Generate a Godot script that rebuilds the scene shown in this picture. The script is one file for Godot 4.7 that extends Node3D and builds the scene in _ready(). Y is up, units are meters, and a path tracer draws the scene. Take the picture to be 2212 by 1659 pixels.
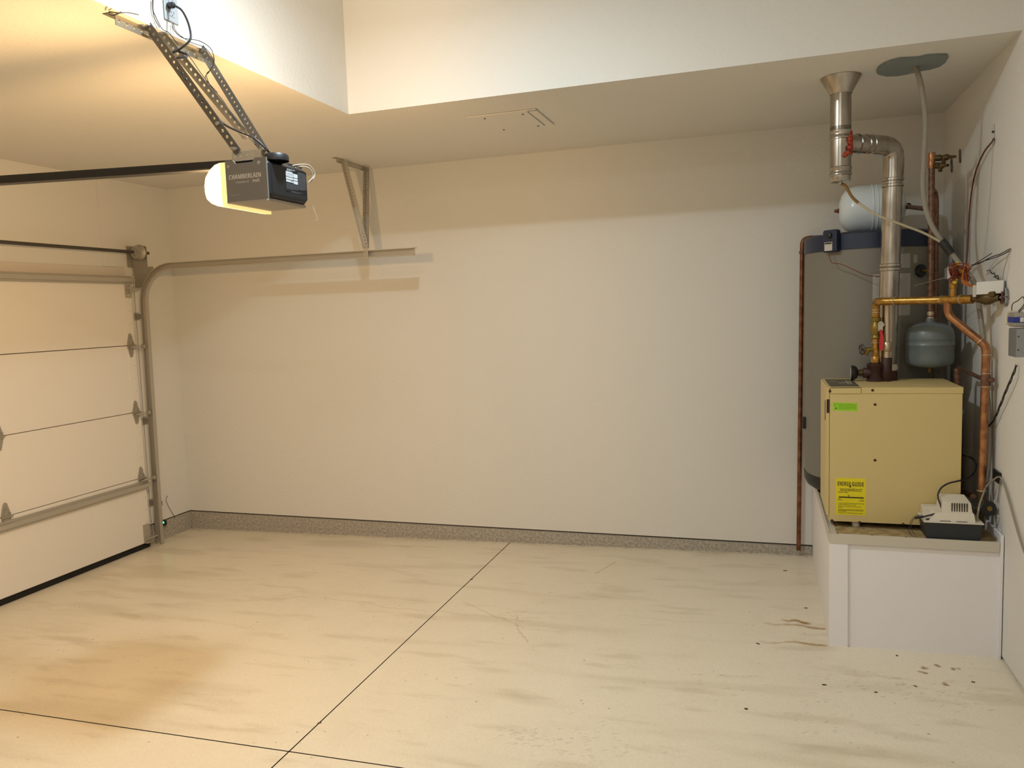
extends Node3D
# A garage corner: sectional door on the left wall, boiler and tanks on a platform by the right wall.
# Axes: x runs along the back wall from the door wall, y up, z from the back wall to the viewer. Metres.

const ROOM_W := 5.88
const SOFFIT_Y := 2.936
const SOFFIT_X := 2.624
const SOFFIT_Z := 1.538
const HIGH_Y := 3.62
const FRONT_Z := 7.2
const SLOPE := 0.0177   # the slab falls towards the door

var taken := {}
var M := {}

# ---------------------------------------------------------------- mesh building
class MB:
	var v := PackedVector3Array()
	var n := PackedVector3Array()
	var u := PackedVector2Array()

	func tri(a: Vector3, b: Vector3, c: Vector3, na: Vector3, nb: Vector3, nc: Vector3, ua := Vector2.ZERO, ub := Vector2.ZERO, uc := Vector2.ZERO) -> void:
		var g := (b - a).cross(c - a)
		if g.length_squared() < 1e-18:
			return
		if g.dot(na + nb + nc) > 0.0:   # front faces run clockwise
			v.append_array([a, c, b]); n.append_array([na, nc, nb]); u.append_array([ua, uc, ub])
		else:
			v.append_array([a, b, c]); n.append_array([na, nb, nc]); u.append_array([ua, ub, uc])

	func quad(a: Vector3, b: Vector3, c: Vector3, d: Vector3, nn: Vector3) -> void:
		tri(a, b, c, nn, nn, nn); tri(a, c, d, nn, nn, nn)

	func quadn(a: Vector3, b: Vector3, c: Vector3, d: Vector3, na: Vector3, nb: Vector3, nc: Vector3, nd: Vector3) -> void:
		tri(a, b, c, na, nb, nc); tri(a, c, d, na, nc, nd)

	# a printed face: a is top left, b top right, c bottom right, d bottom left
	func print_face(a: Vector3, b: Vector3, c: Vector3, d: Vector3) -> void:
		var nn := (d - a).cross(b - a).normalized()
		tri(a, b, c, nn, nn, nn, Vector2(0, 0), Vector2(1, 0), Vector2(1, 1))
		tri(a, c, d, nn, nn, nn, Vector2(0, 0), Vector2(1, 1), Vector2(0, 1))

	# box with chamfered edges in the frame o + ex, ey, ez (half sizes h)
	func box_at(o: Vector3, bs: Basis, h: Vector3, bev := 0.0) -> void:
		bev = minf(bev, minf(h.x, minf(h.y, h.z)) * 0.9)
		var ax := [bs.x, bs.y, bs.z]
		var hh := [h.x, h.y, h.z]
		for i in 3:
			var j := (i + 1) % 3
			var k := (i + 2) % 3
			for s in [-1.0, 1.0]:
				var c: Vector3 = o + ax[i] * hh[i] * s
				var p: Vector3 = ax[j] * (hh[j] - bev)
				var q: Vector3 = ax[k] * (hh[k] - bev)
				quad(c - p - q, c + p - q, c + p + q, c - p + q, ax[i] * s)
		if bev <= 0.0:
			return
		for i in 3:
			var j := (i + 1) % 3
			var k := (i + 2) % 3
			for sj in [-1.0, 1.0]:
				for sk in [-1.0, 1.0]:
					var l: Vector3 = ax[i] * (hh[i] - bev)
					var p1: Vector3 = o + ax[j] * hh[j] * sj + ax[k] * (hh[k] - bev) * sk
					var p2: Vector3 = o + ax[j] * (hh[j] - bev) * sj + ax[k] * hh[k] * sk
					var n1: Vector3 = ax[j] * sj
					var n2: Vector3 = ax[k] * sk
					quadn(p1 - l, p1 + l, p2 + l, p2 - l, n1, n1, n2, n2)
		for sx in [-1.0, 1.0]:
			for sy in [-1.0, 1.0]:
				for sz in [-1.0, 1.0]:
					var a: Vector3 = o + bs.x * h.x * sx + bs.y * (h.y - bev) * sy + bs.z * (h.z - bev) * sz
					var b: Vector3 = o + bs.x * (h.x - bev) * sx + bs.y * h.y * sy + bs.z * (h.z - bev) * sz
					var c: Vector3 = o + bs.x * (h.x - bev) * sx + bs.y * (h.y - bev) * sy + bs.z * h.z * sz
					tri(a, b, c, bs.x * sx, bs.y * sy, bs.z * sz)

	func box(lo: Vector3, hi: Vector3, bev := 0.0) -> void:
		box_at((lo + hi) / 2, Basis.IDENTITY, (hi - lo).abs() / 2, bev)

	# box of eight free corners: 0-3 bottom ring, 4-7 top ring
	func hexa(p: Array) -> void:
		var mid := Vector3.ZERO
		for q in p:
			mid += q / 8.0
		for f in [[0, 1, 2, 3], [4, 5, 6, 7], [0, 1, 5, 4], [1, 2, 6, 5], [2, 3, 7, 6], [3, 0, 4, 7]]:
			var a: Vector3 = p[f[0]]; var b: Vector3 = p[f[1]]; var c: Vector3 = p[f[2]]; var d: Vector3 = p[f[3]]
			var nn := (c - a).cross(d - b).normalized()
			if nn.dot((a + b + c + d) / 4 - mid) < 0:
				nn = -nn
			quad(a, b, c, d, nn)

	# square bar between two points
	func bar(a: Vector3, b: Vector3, side: Vector3, w: float, t: float, bev := 0.0) -> void:
		var y := (b - a).normalized()
		var x := (side - y * side.dot(y)).normalized()
		box_at((a + b) / 2, Basis(x, y, x.cross(y)), Vector3(w / 2, a.distance_to(b) / 2, t / 2), bev)

	static func smooth(pts: Array, per := 8) -> Array:
		var o := []
		for i in pts.size() - 1:
			var p0: Vector3 = pts[maxi(i - 1, 0)]; var p1: Vector3 = pts[i]; var p2: Vector3 = pts[i + 1]; var p3: Vector3 = pts[mini(i + 2, pts.size() - 1)]
			for k in per:
				o.append(p1.cubic_interpolate(p2, p0, p3, k / float(per)))
		o.append(pts[-1])
		return o

	# round the corners of a polyline with arcs, as pipe fittings do
	static func bends(pts: Array, r: float, per := 7) -> Array:
		var o := [pts[0]]
		for i in range(1, pts.size() - 1):
			var p: Vector3 = pts[i]
			var a: Vector3 = (pts[i - 1] - p); var b: Vector3 = (pts[i + 1] - p)
			var k := minf(r, minf(a.length(), b.length()) * 0.48)
			var s := p + a.normalized() * k
			var e := p + b.normalized() * k
			for j in per + 1:
				var t := j / float(per)
				o.append(s * (1 - t) * (1 - t) + p * 2 * t * (1 - t) + e * t * t)
		o.append(pts[-1])
		return o

	func tube(pts: Array, r: float, sides := 12, cap := true) -> void:
		var d0: Vector3 = (pts[1] - pts[0]).normalized()
		var x := d0.cross(Vector3.UP if absf(d0.y) < 0.9 else Vector3.RIGHT).normalized()
		var rings := []
		var dirs := []
		for i in pts.size():
			var d: Vector3 = (pts[mini(i + 1, pts.size() - 1)] - pts[maxi(i - 1, 0)])
			d = d.normalized() if d.length() > 1e-7 else d0
			x = (x - d * x.dot(d)).normalized()
			var y := d.cross(x)
			var ring := []
			for k in sides:
				var a := TAU * k / sides
				ring.append(x * cos(a) + y * sin(a))
			rings.append(ring); dirs.append(d)
		for i in pts.size() - 1:
			for k in sides:
				var l := (k + 1) % sides
				quadn(pts[i] + rings[i][k] * r, pts[i] + rings[i][l] * r, pts[i + 1] + rings[i + 1][l] * r, pts[i + 1] + rings[i + 1][k] * r, rings[i][k], rings[i][l], rings[i + 1][l], rings[i + 1][k])
		if cap:
			for e in [0, pts.size() - 1]:
				var nn: Vector3 = dirs[e] * (-1.0 if e == 0 else 1.0)
				for k in sides:
					tri(pts[e], pts[e] + rings[e][k] * r, pts[e] + rings[e][(k + 1) % sides] * r, nn, nn, nn)

	# profile of (radius, height) points turned round an axis
	func lathe(o: Vector3, axis: Vector3, prof: Array, sides := 28) -> void:
		var y := axis.normalized()
		var x := y.cross(Vector3.UP if absf(y.y) < 0.9 else Vector3.RIGHT).normalized()
		var z := x.cross(y)
		var sn := []
		for i in prof.size() - 1:
			var d: Vector2 = (prof[i + 1] - prof[i]).normalized()
			sn.append(Vector2(d.y, -d.x))
		for i in prof.size() - 1:
			var n1: Vector2 = sn[i]; var n2: Vector2 = sn[i]
			if i > 0 and sn[i].dot(sn[i - 1]) > 0.7:
				n1 = (sn[i] + sn[i - 1]).normalized()
			if i < sn.size() - 1 and sn[i].dot(sn[i + 1]) > 0.7:
				n2 = (sn[i] + sn[i + 1]).normalized()
			var p: Vector2 = prof[i]; var q: Vector2 = prof[i + 1]
			for k in sides:
				var a := TAU * k / sides; var b := TAU * (k + 1) / sides
				var ra := x * cos(a) + z * sin(a); var rb := x * cos(b) + z * sin(b)
				quadn(o + ra * p.x + y * p.y, o + rb * p.x + y * p.y, o + rb * q.x + y * q.y, o + ra * q.x + y * q.y, ra * n1.x + y * n1.y, rb * n1.x + y * n1.y, rb * n2.x + y * n2.y, ra * n2.x + y * n2.y)

	func cyl(a: Vector3, b: Vector3, r: float, sides := 20, bev := 0.0) -> void:
		var l := a.distance_to(b)
		var pr := [Vector2(0, 0), Vector2(r - bev, 0)]
		if bev > 0:
			pr.append_array([Vector2(r, bev), Vector2(r, l - bev)])
		else:
			pr = [Vector2(0, 0), Vector2(r, 0), Vector2(r, l)]
		pr.append_array([Vector2(r - bev, l), Vector2(0, l)])
		lathe(a, b - a, pr, sides)

	func ball(c: Vector3, r: float, seg := 10, sides := 20) -> void:
		var pr := []
		for i in seg + 1:
			var a := PI * i / seg - PI / 2
			pr.append(Vector2(r * cos(a), r * sin(a)))
		lathe(c, Vector3.UP, pr, sides)

	# flat outline (in ex, ey) pulled out along ez
	func extrude(poly: PackedVector2Array, o: Vector3, ex: Vector3, ey: Vector3, ez: Vector3, smooth_sides := false) -> void:
		var ids := Geometry2D.triangulate_polygon(poly)
		var nz := ez.normalized()
		var at := func(i: int) -> Vector3: return o + ex * poly[i].x + ey * poly[i].y
		for t in range(0, ids.size(), 3):
			tri(at.call(ids[t]), at.call(ids[t + 1]), at.call(ids[t + 2]), -nz, -nz, -nz)
			tri(at.call(ids[t]) + ez, at.call(ids[t + 1]) + ez, at.call(ids[t + 2]) + ez, nz, nz, nz)
		var turn := 1.0 if Geometry2D.is_polygon_clockwise(poly) else -1.0
		var m := poly.size()
		var en := []
		for i in m:
			var d := (poly[(i + 1) % m] - poly[i]).normalized()
			en.append(Vector2(-d.y, d.x) * turn)
		for i in m:
			var j := (i + 1) % m
			var e1: Vector2 = en[i]; var e2: Vector2 = en[i]
			if smooth_sides:
				if en[i].dot(en[(i + m - 1) % m]) > 0.6: e1 = (en[i] + en[(i + m - 1) % m]).normalized()
				if en[i].dot(en[j]) > 0.6: e2 = (en[i] + en[j]).normalized()
			var n1 := ex * e1.x + ey * e1.y; var n2 := ex * e2.x + ey * e2.y
			quadn(at.call(i), at.call(j), at.call(j) + ez, at.call(i) + ez, n1, n2, n2, n1)

	# closed profile (in-plane normal, z) swept along a path that lies in a plane across zdir
	func sweep(poly: Array, pts: Array, zdir: Vector3) -> void:
		var fr := []
		for i in pts.size():
			var d: Vector3 = (pts[mini(i + 1, pts.size() - 1)] - pts[maxi(i - 1, 0)]).normalized()
			fr.append(d.cross(zdir).normalized())
		for i in pts.size() - 1:
			for k in poly.size():
				var p: Vector2 = poly[k]; var q: Vector2 = poly[(k + 1) % poly.size()]
				var e := (q - p).normalized()
				var f1: Vector3 = fr[i]; var f2: Vector3 = fr[i + 1]
				var na := f1 * e.y - zdir * e.x; var nb := f2 * e.y - zdir * e.x
				quadn(pts[i] + f1 * p.x + zdir * p.y, pts[i] + f1 * q.x + zdir * q.y, pts[i + 1] + f2 * q.x + zdir * q.y, pts[i + 1] + f2 * p.x + zdir * p.y, na, na, nb, nb)
		for e in [0, pts.size() - 1]:
			var pp := PackedVector2Array(poly)
			var ids := Geometry2D.triangulate_polygon(pp)
			var nn: Vector3 = (pts[1] - pts[0]).normalized() * -1.0 if e == 0 else (pts[-1] - pts[-2]).normalized()
			for t in range(0, ids.size(), 3):
				var c := []
				for w in 3:
					var p: Vector2 = pp[ids[t + w]]
					c.append(pts[e] + fr[e] * p.x + zdir * p.y)
				tri(c[0], c[1], c[2], nn, nn, nn)

	# perforated flat strip from a to b: width w along side, holes of radius r every pitch
	func perforated(a: Vector3, b: Vector3, side: Vector3, w: float, t: float, pitch: float, r: float) -> void:
		var y := (b - a).normalized()
		var x := (side - y * side.dot(y)).normalized()
		var z := x.cross(y)
		var cells := maxi(1, roundi(a.distance_to(b) / pitch))
		var ln := a.distance_to(b) / cells
		for c in cells:
			var o := a + y * ln * (c + 0.5) + x * w / 2
			var ring := []; var hole := []
			for k in 8:
				var an := TAU * k / 8
				var d := Vector2(cos(an), sin(an))
				var s := 1.0 / maxf(absf(d.x), absf(d.y))
				ring.append(x * d.x * s * w / 2 + y * d.y * s * ln / 2)
				hole.append(x * d.x * r + y * d.y * r)
			for k in 8:
				var l := (k + 1) % 8
				for s in [-0.5, 0.5]:
					var h: Vector3 = o + z * t * s
					quad(h + ring[k], h + ring[l], h + hole[l], h + hole[k], z * signf(s))
				var q := z * t * 0.5
				quadn(o + hole[k] - q, o + hole[l] - q, o + hole[l] + q, o + hole[k] + q, -hole[k].normalized(), -hole[l].normalized(), -hole[l].normalized(), -hole[k].normalized())
			var q2 := z * t * 0.5
			for s in [-1.0, 1.0]:
				var e0: Vector3 = o + x * w / 2 * s - y * ln / 2; var e1: Vector3 = o + x * w / 2 * s + y * ln / 2
				quad(e0 - q2, e1 - q2, e1 + q2, e0 + q2, x * s)

	func lo() -> Vector3:
		var m := v[0]
		for p in v: m = m.min(p)
		return m

	func hi() -> Vector3:
		var m := v[0]
		for p in v: m = m.max(p)
		return m

# ---------------------------------------------------------------- objects
func numbered(called: String) -> String:
	var k: int = taken.get(called, -1) + 1
	taken[called] = k
	return called if k == 0 else "%s_%03d" % [called, k]

func tag(o: Node, label: String, category: String, group := "", kind := "") -> void:
	o.set_meta("label", label)
	if category: o.set_meta("category", category)
	if group: o.set_meta("group", group)
	if kind: o.set_meta("kind", kind)

func thing(called: String, at: Vector3, label: String, category: String, group := "", kind := "") -> Node3D:
	var o := Node3D.new()
	o.name = numbered(called)
	o.position = at
	add_child(o)
	tag(o, label, category, group, kind)
	return o

# one named mesh; its points are in world metres and are moved into the frame of the thing it belongs to
func obj(called: String, mb: MB, mat: Material, parent: Node = self, label := "") -> MeshInstance3D:
	var o := MeshInstance3D.new()
	var org := Vector3.ZERO
	if parent == self:
		var a := mb.lo(); var b := mb.hi()
		org = Vector3((a.x + b.x) / 2, a.y, (a.z + b.z) / 2)
		o.name = numbered(called)
		o.position = org
	else:
		var q: Node = parent
		while q != self:
			org += (q as Node3D).position
			q = q.get_parent()
		o.name = called
	var arr := []
	arr.resize(Mesh.ARRAY_MAX)
	var vv := PackedVector3Array()
	vv.resize(mb.v.size())
	for i in mb.v.size():
		vv[i] = mb.v[i] - org
	arr[Mesh.ARRAY_VERTEX] = vv
	arr[Mesh.ARRAY_NORMAL] = mb.n
	arr[Mesh.ARRAY_TEX_UV] = mb.u
	var me := ArrayMesh.new()
	me.add_surface_from_arrays(Mesh.PRIMITIVE_TRIANGLES, arr)
	o.mesh = me
	o.material_override = mat
	o.cast_shadow = GeometryInstance3D.SHADOW_CASTING_SETTING_ON
	parent.add_child(o, true)
	if label: o.set_meta("label", label)
	return o

func lone(called: String, mb: MB, mat: Material, label: String, category: String, group := "", kind := "") -> MeshInstance3D:
	var o := obj(called, mb, mat)
	tag(o, label, category, group, kind)
	return o

func copy(o: Node3D, at: Vector3, label := "") -> Node3D:
	var c: Node3D = o.duplicate()
	var base := String(o.name)
	c.name = numbered(base)
	add_child(c)
	c.position = at
	if label: c.set_meta("label", label)
	return c

# flat raised lettering, facing bs.z
func letters(called: String, words: String, height: float, at: Vector3, bs: Basis, mat: Material, parent: Node, bold := false, width := 0.0) -> void:
	var tm := TextMesh.new()
	var f := SystemFont.new()
	f.font_names = PackedStringArray(["Droid Sans"])
	f.font_weight = 700 if bold else 400
	tm.font = f
	tm.text = words
	tm.font_size = 64
	tm.pixel_size = height / 46.0
	tm.depth = 0.0006
	var o := MeshInstance3D.new()
	o.name = called
	o.mesh = tm
	o.material_override = mat
	var q: Node = parent
	var org := Vector3.ZERO
	while q != self:
		org += (q as Node3D).position
		q = q.get_parent()
	var w := tm.get_aabb().size.x
	var sx := 1.0 if width <= 0.0 or w <= 0.0 else width / w
	o.transform = Transform3D(Basis(bs.x * sx, bs.y, bs.z), at - org)
	parent.add_child(o, true)

# ---------------------------------------------------------------- materials
func mat(c: Color, rough := 0.6, metal := 0.0, spec := 0.5) -> StandardMaterial3D:
	var m := StandardMaterial3D.new()
	m.albedo_color = c
	m.roughness = rough
	m.metallic = metal
	m.metallic_specular = spec
	return m

func noise(freq: float, oct := 4, sd := 1, kind := FastNoiseLite.TYPE_SIMPLEX_SMOOTH) -> FastNoiseLite:
	var f := FastNoiseLite.new()
	f.noise_type = kind
	f.frequency = freq
	f.fractal_octaves = oct
	f.seed = sd
	return f

func bumped(m: StandardMaterial3D, freq: float, scale: float, metres: float, sd := 3) -> StandardMaterial3D:
	var im := noise(freq, 3, sd).get_seamless_image(256, 256)
	im.convert(Image.FORMAT_RGBA8)
	im.bump_map_to_normal_map(2.0)
	m.normal_enabled = true
	m.normal_scale = scale
	m.normal_texture = ImageTexture.create_from_image(im)
	m.uv1_triplanar = true
	m.uv1_world_triplanar = true
	m.uv1_scale = Vector3.ONE / metres
	return m

func mottled(m: StandardMaterial3D, a: Color, b: Color, freq: float, metres: float, sd := 5, stretch := Vector3.ONE) -> StandardMaterial3D:
	var src := noise(freq, 5, sd).get_seamless_image(256, 256)
	var im := Image.create(256, 256, false, Image.FORMAT_RGB8)
	for y in 256:
		for x in 256:
			im.set_pixel(x, y, a.lerp(b, smoothstep(0.25, 0.75, src.get_pixel(x, y).r)))
	m.albedo_color = Color.WHITE
	m.albedo_texture = ImageTexture.create_from_image(im)
	m.uv1_triplanar = true
	m.uv1_world_triplanar = true
	m.uv1_scale = stretch / metres
	return m

func printed(im: Image, rough := 0.5) -> StandardMaterial3D:
	var m := mat(Color.WHITE, rough)
	m.albedo_texture = ImageTexture.create_from_image(im)
	return m

# lines of print too small to read: rows of dashes of uneven length
func fine_print(im: Image, x0: int, x1: int, y0: int, rows: int, step: int, h: int, c: Color, sd: int) -> void:
	var rng := RandomNumberGenerator.new()
	rng.seed = sd
	for r in rows:
		var x := x0
		var stop := x1 if r < rows - 1 else int(lerp(x0, x1, 0.6))
		while x < stop:
			var w := rng.randi_range(h, h * 5)
			im.fill_rect(Rect2i(x, y0 + r * step, mini(w, stop - x), h), c)
			x += w + h

func floor_image() -> Image:
	var W := 1176; var H := 1440
	var big := noise(0.0016, 4, 11).get_image(W, H, false, false, false)
	var mid := noise(0.011, 4, 12).get_image(W, H, false, false, false)
	var str_n := noise(0.006, 4, 13)
	var a := Color("e6dcc6"); var b := Color("dcd1ba"); var c := Color("cdc1a8")
	var im := Image.create(W, H, false, Image.FORMAT_RGB8)
	var rng := RandomNumberGenerator.new()
	rng.seed = 4
	for y in H:
		for x in W:
			var k := 0.16 * smoothstep(-0.25, 0.55, big.get_pixel(x, y).r * 2 - 1)
			k += 0.13 * smoothstep(0.0, 0.7, mid.get_pixel(x, y).r * 2 - 1)
			var s := str_n.get_noise_2d(x * 0.45, y * 2.4)
			var s2 := str_n.get_noise_2d(x * 1.1 + 400.0, y * 4.5 + 90.0)
			var col := a.lerp(b, clampf(k * 2.2, 0, 1)).lerp(c, 0.5 * smoothstep(0.1, 0.6, s) + 0.5 * smoothstep(0.2, 0.6, s2))
			var g := rng.randf_range(-0.018, 0.018)
			im.set_pixel(x, y, Color(col.r + g, col.g + g, col.b + g))
	return im

func dab(im: Image, x: float, z: float, r: float, c: Color, amount: float) -> void:
	var px := x * 200.0; var py := z * 200.0; var pr := maxf(r * 200.0, 0.8)
	for yy in range(maxi(0, int(py - pr)), mini(im.get_height(), int(py + pr) + 2)):
		for xx in range(maxi(0, int(px - pr)), mini(im.get_width(), int(px + pr) + 2)):
			var d := Vector2(xx - px, yy - py).length() / pr
			if d < 1.0:
				im.set_pixel(xx, yy, im.get_pixel(xx, yy).lerp(c, amount * (1 - d * d)))

func make_materials() -> void:
	M.wall = bumped(mat(Color("e0ddd6"), 0.75, 0.0, 0.3), 0.06, 0.22, 0.5)
	M.door = bumped(mat(Color("e6e0d6"), 0.45, 0.0, 0.4), 0.09, 0.2, 0.3, 9)
	M.trim = mat(Color("d8cfc4"), 0.6)
	M.platform = bumped(mat(Color("ece8e8"), 0.55, 0.0, 0.4), 0.05, 0.12, 0.6, 4)
	M.concrete = bumped(mottled(mat(Color.WHITE, 0.9, 0.0, 0.2), Color("b9b2a6"), Color("a19a8e"), 0.06, 0.5, 21), 0.12, 1.0, 0.4, 8)
	M.joint = mat(Color("2a2018"), 0.95)
	M.black = mat(Color("17181b"), 0.45)
	M.rubber = mat(Color("141312"), 0.8)
	M.galv = bumped(mat(Color("bdb8ae"), 0.45, 0.6), 0.05, 0.12, 0.15, 6)
	M.galv_dull = mat(Color("a8a398"), 0.5, 0.5)
	M.zinc = mat(Color("b9b4a6"), 0.3, 0.85)
	M.strap = mat(Color("6b6761"), 0.45, 0.55)  # galvanized, with the shade of facing away from the lamps in its colour
	M.steel_dark = mat(Color("5b564f"), 0.4, 0.7)
	M.plastic = mat(Color("212327"), 0.4)
	M.panel_grey = mat(Color("7a7570"), 0.5)
	M.underside = mat(Color("a59b90"), 0.55)
	M.logo = mat(Color("d2cbc2"), 0.4)
	M.white = mat(Color("d9d6cf"), 0.5)
	M.outlet = mat(Color("a3a9b0"), 0.4)
	M.cord = mat(Color("1b1d24"), 0.45)
	M.wire_white = mat(Color("b9b0a2"), 0.5)
	M.wire_red = mat(Color("7a2f17"), 0.5)
	M.wire_orange = mat(Color("b5641d"), 0.5)
	M.wire_brown = mat(Color("6d3b22"), 0.5)
	M.wire_black = mat(Color("241f1d"), 0.5)
	M.wire_nut = mat(Color("c9b41c"), 0.4)
	M.copper = mottled(mat(Color.WHITE, 0.36, 0.8), Color("b5835a"), Color("94664a"), 0.02, 0.3, 31)
	M.copper_gold = mottled(mat(Color.WHITE, 0.34, 0.8), Color("bf9550"), Color("98702f"), 0.03, 0.25, 32)
	M.copper_dark = mottled(mat(Color.WHITE, 0.45, 0.6), Color("80604e"), Color("62463a"), 0.03, 0.25, 33)
	M.copper_brown = mottled(mat(Color.WHITE, 0.4, 0.7), Color("8c5f45"), Color("6e4832"), 0.02, 0.3, 36)
	M.solder = mat(Color("cbb9a0"), 0.35, 0.8)
	M.brass = mat(Color("8a7338"), 0.4, 0.75)
	M.brass_dark = mat(Color("5b4a2c"), 0.5, 0.6)
	M.iron = mat(Color("3a211b"), 0.55, 0.1)
	M.flue = mottled(mat(Color.WHITE, 0.26, 0.9), Color("c2bbb0"), Color("9c958b"), 0.02, 0.4, 34, Vector3(1, 0.25, 1))
	M.sealant = mat(Color("9c3216"), 0.5)
	M.boiler = bumped(mat(Color("cfb97f"), 0.5, 0.0, 0.4), 0.2, 0.15, 0.1, 10)
	M.boiler_top = mat(Color("97845a"), 0.6)
	M.screw = mat(Color("3a2418"), 0.5, 0.3)
	M.tank = bumped(mat(Color("7e7a70"), 0.5, 0.0, 0.4), 0.15, 0.15, 0.12, 12)
	M.tank_blue = mat(Color("1c2740"), 0.4)
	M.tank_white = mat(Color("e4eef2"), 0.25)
	M.tank_grey = mat(Color("6f7878"), 0.35)
	M.foam = mat(Color("7f8687"), 0.9)
	M.red = mat(Color("c0262a"), 0.35)
	M.vinyl = mat(Color("918b7e"), 0.25)
	M.vinyl_cream = mat(Color("b5ab8d"), 0.35)
	M.vinyl_amber = mat(Color("7c5c22"), 0.3)
	M.grey_box = mat(Color("8b8d8c"), 0.5)
	M.box_side = mat(Color("777976"), 0.5, 0.2)
	M.cream = mat(Color("d5ccb4"), 0.5)
	M.paper = mat(Color("c4beb2"), 0.7)
	M.blue_print = mat(Color("27348a"), 0.4)
	M.pump_white = mat(Color("d9d0bf"), 0.4)
	M.pump_black = bumped(mat(Color("23262a"), 0.55), 0.2, 0.4, 0.05, 14)
	M.trim_metal = mat(Color("cdc5b6"), 0.5, 0.2)
	M.plaster = mat(Color("c9c4bd"), 0.9)
	M.ply = mottled(mat(Color.WHITE, 0.8), Color("b09a6e"), Color("937c52"), 0.03, 0.5, 35)
	M.yellow = mat(Color("e0cf10"), 0.5)
	M.ink = mat(Color("2a1d10"), 0.6)
	M.grit = mat(Color("4a3a2a"), 0.9)
	M.lens = mat(Color("fff0cc"), 0.3)
	M.lens.emission_enabled = true
	M.lens.emission = Color(1.0, 0.93, 0.72)
	M.lens.emission_energy_multiplier = 2.2
	M.lens_dim = mat(Color("f2e2b8"), 0.4)
	M.lens_dim.emission_enabled = true
	M.lens_dim.emission = Color(1.0, 0.85, 0.52)
	M.lens_dim.emission_energy_multiplier = 0.75
	M.bulb = mat(Color("ffffff"), 0.3)
	M.bulb.emission_enabled = true
	M.bulb.emission = Color(1.0, 0.95, 0.9)
	M.bulb.emission_energy_multiplier = 3.0
	M.led = mat(Color("0c5a3a"), 0.3)
	M.led.emission_enabled = true
	M.led.emission = Color(0.1, 1.0, 0.55)
	M.led.emission_energy_multiplier = 24.0

# ---------------------------------------------------------------- scene
func _ready() -> void:
	var cam := Camera3D.new()
	cam.name = "camera"
	cam.transform = Transform3D(Vector3(0.95087, -0.03474, -0.30763), Vector3(0.00372, 0.99489, -0.10087), Vector3(0.30956, 0.09477, 0.94614), Vector3(4.83043, 1.82106, 5.52501))
	cam.fov = 52.3976
	cam.near = 0.02
	add_child(cam)
	cam.current = true
	var env := Environment.new()
	env.background_mode = Environment.BG_COLOR
	env.background_color = Color(0.0, 0.0, 0.0)
	env.tonemap_mode = Environment.TONE_MAPPER_LINEAR
	env.tonemap_exposure = 1.19
	env.sdfgi_enabled = true
	env.ssao_enabled = true
	env.ssil_enabled = true
	var we := WorldEnvironment.new()
	we.name = "world_environment"
	we.environment = env
	add_child(we)
	var room_tint := Color(0.91, 0.97, 1.0)
	light("room_light", Vector3(3.53, 3.46, 2.95), room_tint, 0.28, 0.055)
	var down := AreaLight3D.new()
	down.name = "room_light_down"
	down.area_size = Vector2(0.11, 0.11)
	down.light_color = room_tint
	down.light_energy = 3.0
	down.area_range = 14.0
	down.area_attenuation = 2.0
	down.shadow_enabled = true
	down.position = Vector3(3.53, 3.395, 2.95)
	down.rotation = Vector3(-PI / 2, 0, 0)
	add_child(down)
	light("added_rear_fill", Vector3(4.35, 3.50, 5.9), room_tint, 0.2, 0.11)  # unseen fill added to lift the right side, with the area light below
	var rear := AreaLight3D.new()
	rear.name = "added_rear_fill_down"
	rear.area_size = Vector2(1.18, 0.14)
	rear.light_color = Color(1.0, 0.975, 0.94)
	rear.light_energy = 2.35
	rear.area_range = 14.0
	rear.area_attenuation = 2.0
	rear.shadow_enabled = true
	rear.position = Vector3(4.35, 3.53, 5.9)
	rear.rotation = Vector3(-PI / 2, 0, 0)
	add_child(rear)
	light("opener_light", Vector3(2.80, 2.335, 2.84), Color(1.0, 0.808, 0.555), 0.94, 0.04)
	var lens := AreaLight3D.new()
	lens.name = "opener_light_forward"
	lens.area_size = Vector2(0.09, 0.09)
	lens.light_color = Color(1.0, 0.808, 0.555)
	lens.light_energy = 1.65
	lens.area_range = 14.0
	lens.area_attenuation = 2.0
	lens.shadow_enabled = true
	lens.transform = Transform3D(Basis.looking_at(Vector3(-1.0, -0.45, 0.1), Vector3.UP), Vector3(2.775, 2.33, 2.845))
	add_child(lens)

	make_materials()
	build_room()
	build_platform()
	build_door()
	build_door_track()
	build_opener()
	build_ceiling_bits()
	build_tanks()
	build_boiler()
	build_flue()
	build_copper()
	build_controls()
	build_hoses()
	build_pump()
	build_debris()

func light(called: String, at: Vector3, c: Color, e: float, size: float) -> void:
	var l := OmniLight3D.new()
	l.name = called
	l.position = at
	l.light_color = c
	l.light_energy = e
	l.light_size = size
	l.omni_range = 14.0
	l.omni_attenuation = 2.0
	l.shadow_enabled = true
	add_child(l)

func ground(x: float) -> float:
	return SLOPE * x

func slab(x0: float, x1: float, z0: float, z1: float, top: float, bottom: float) -> MB:
	var mb := MB.new()
	var p := []
	for d in [bottom, top]:
		p.append_array([Vector3(x0, ground(x0) + d, z0), Vector3(x1, ground(x1) + d, z0), Vector3(x1, ground(x1) + d, z1), Vector3(x0, ground(x0) + d, z1)])
	mb.hexa(p)
	return mb

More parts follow.
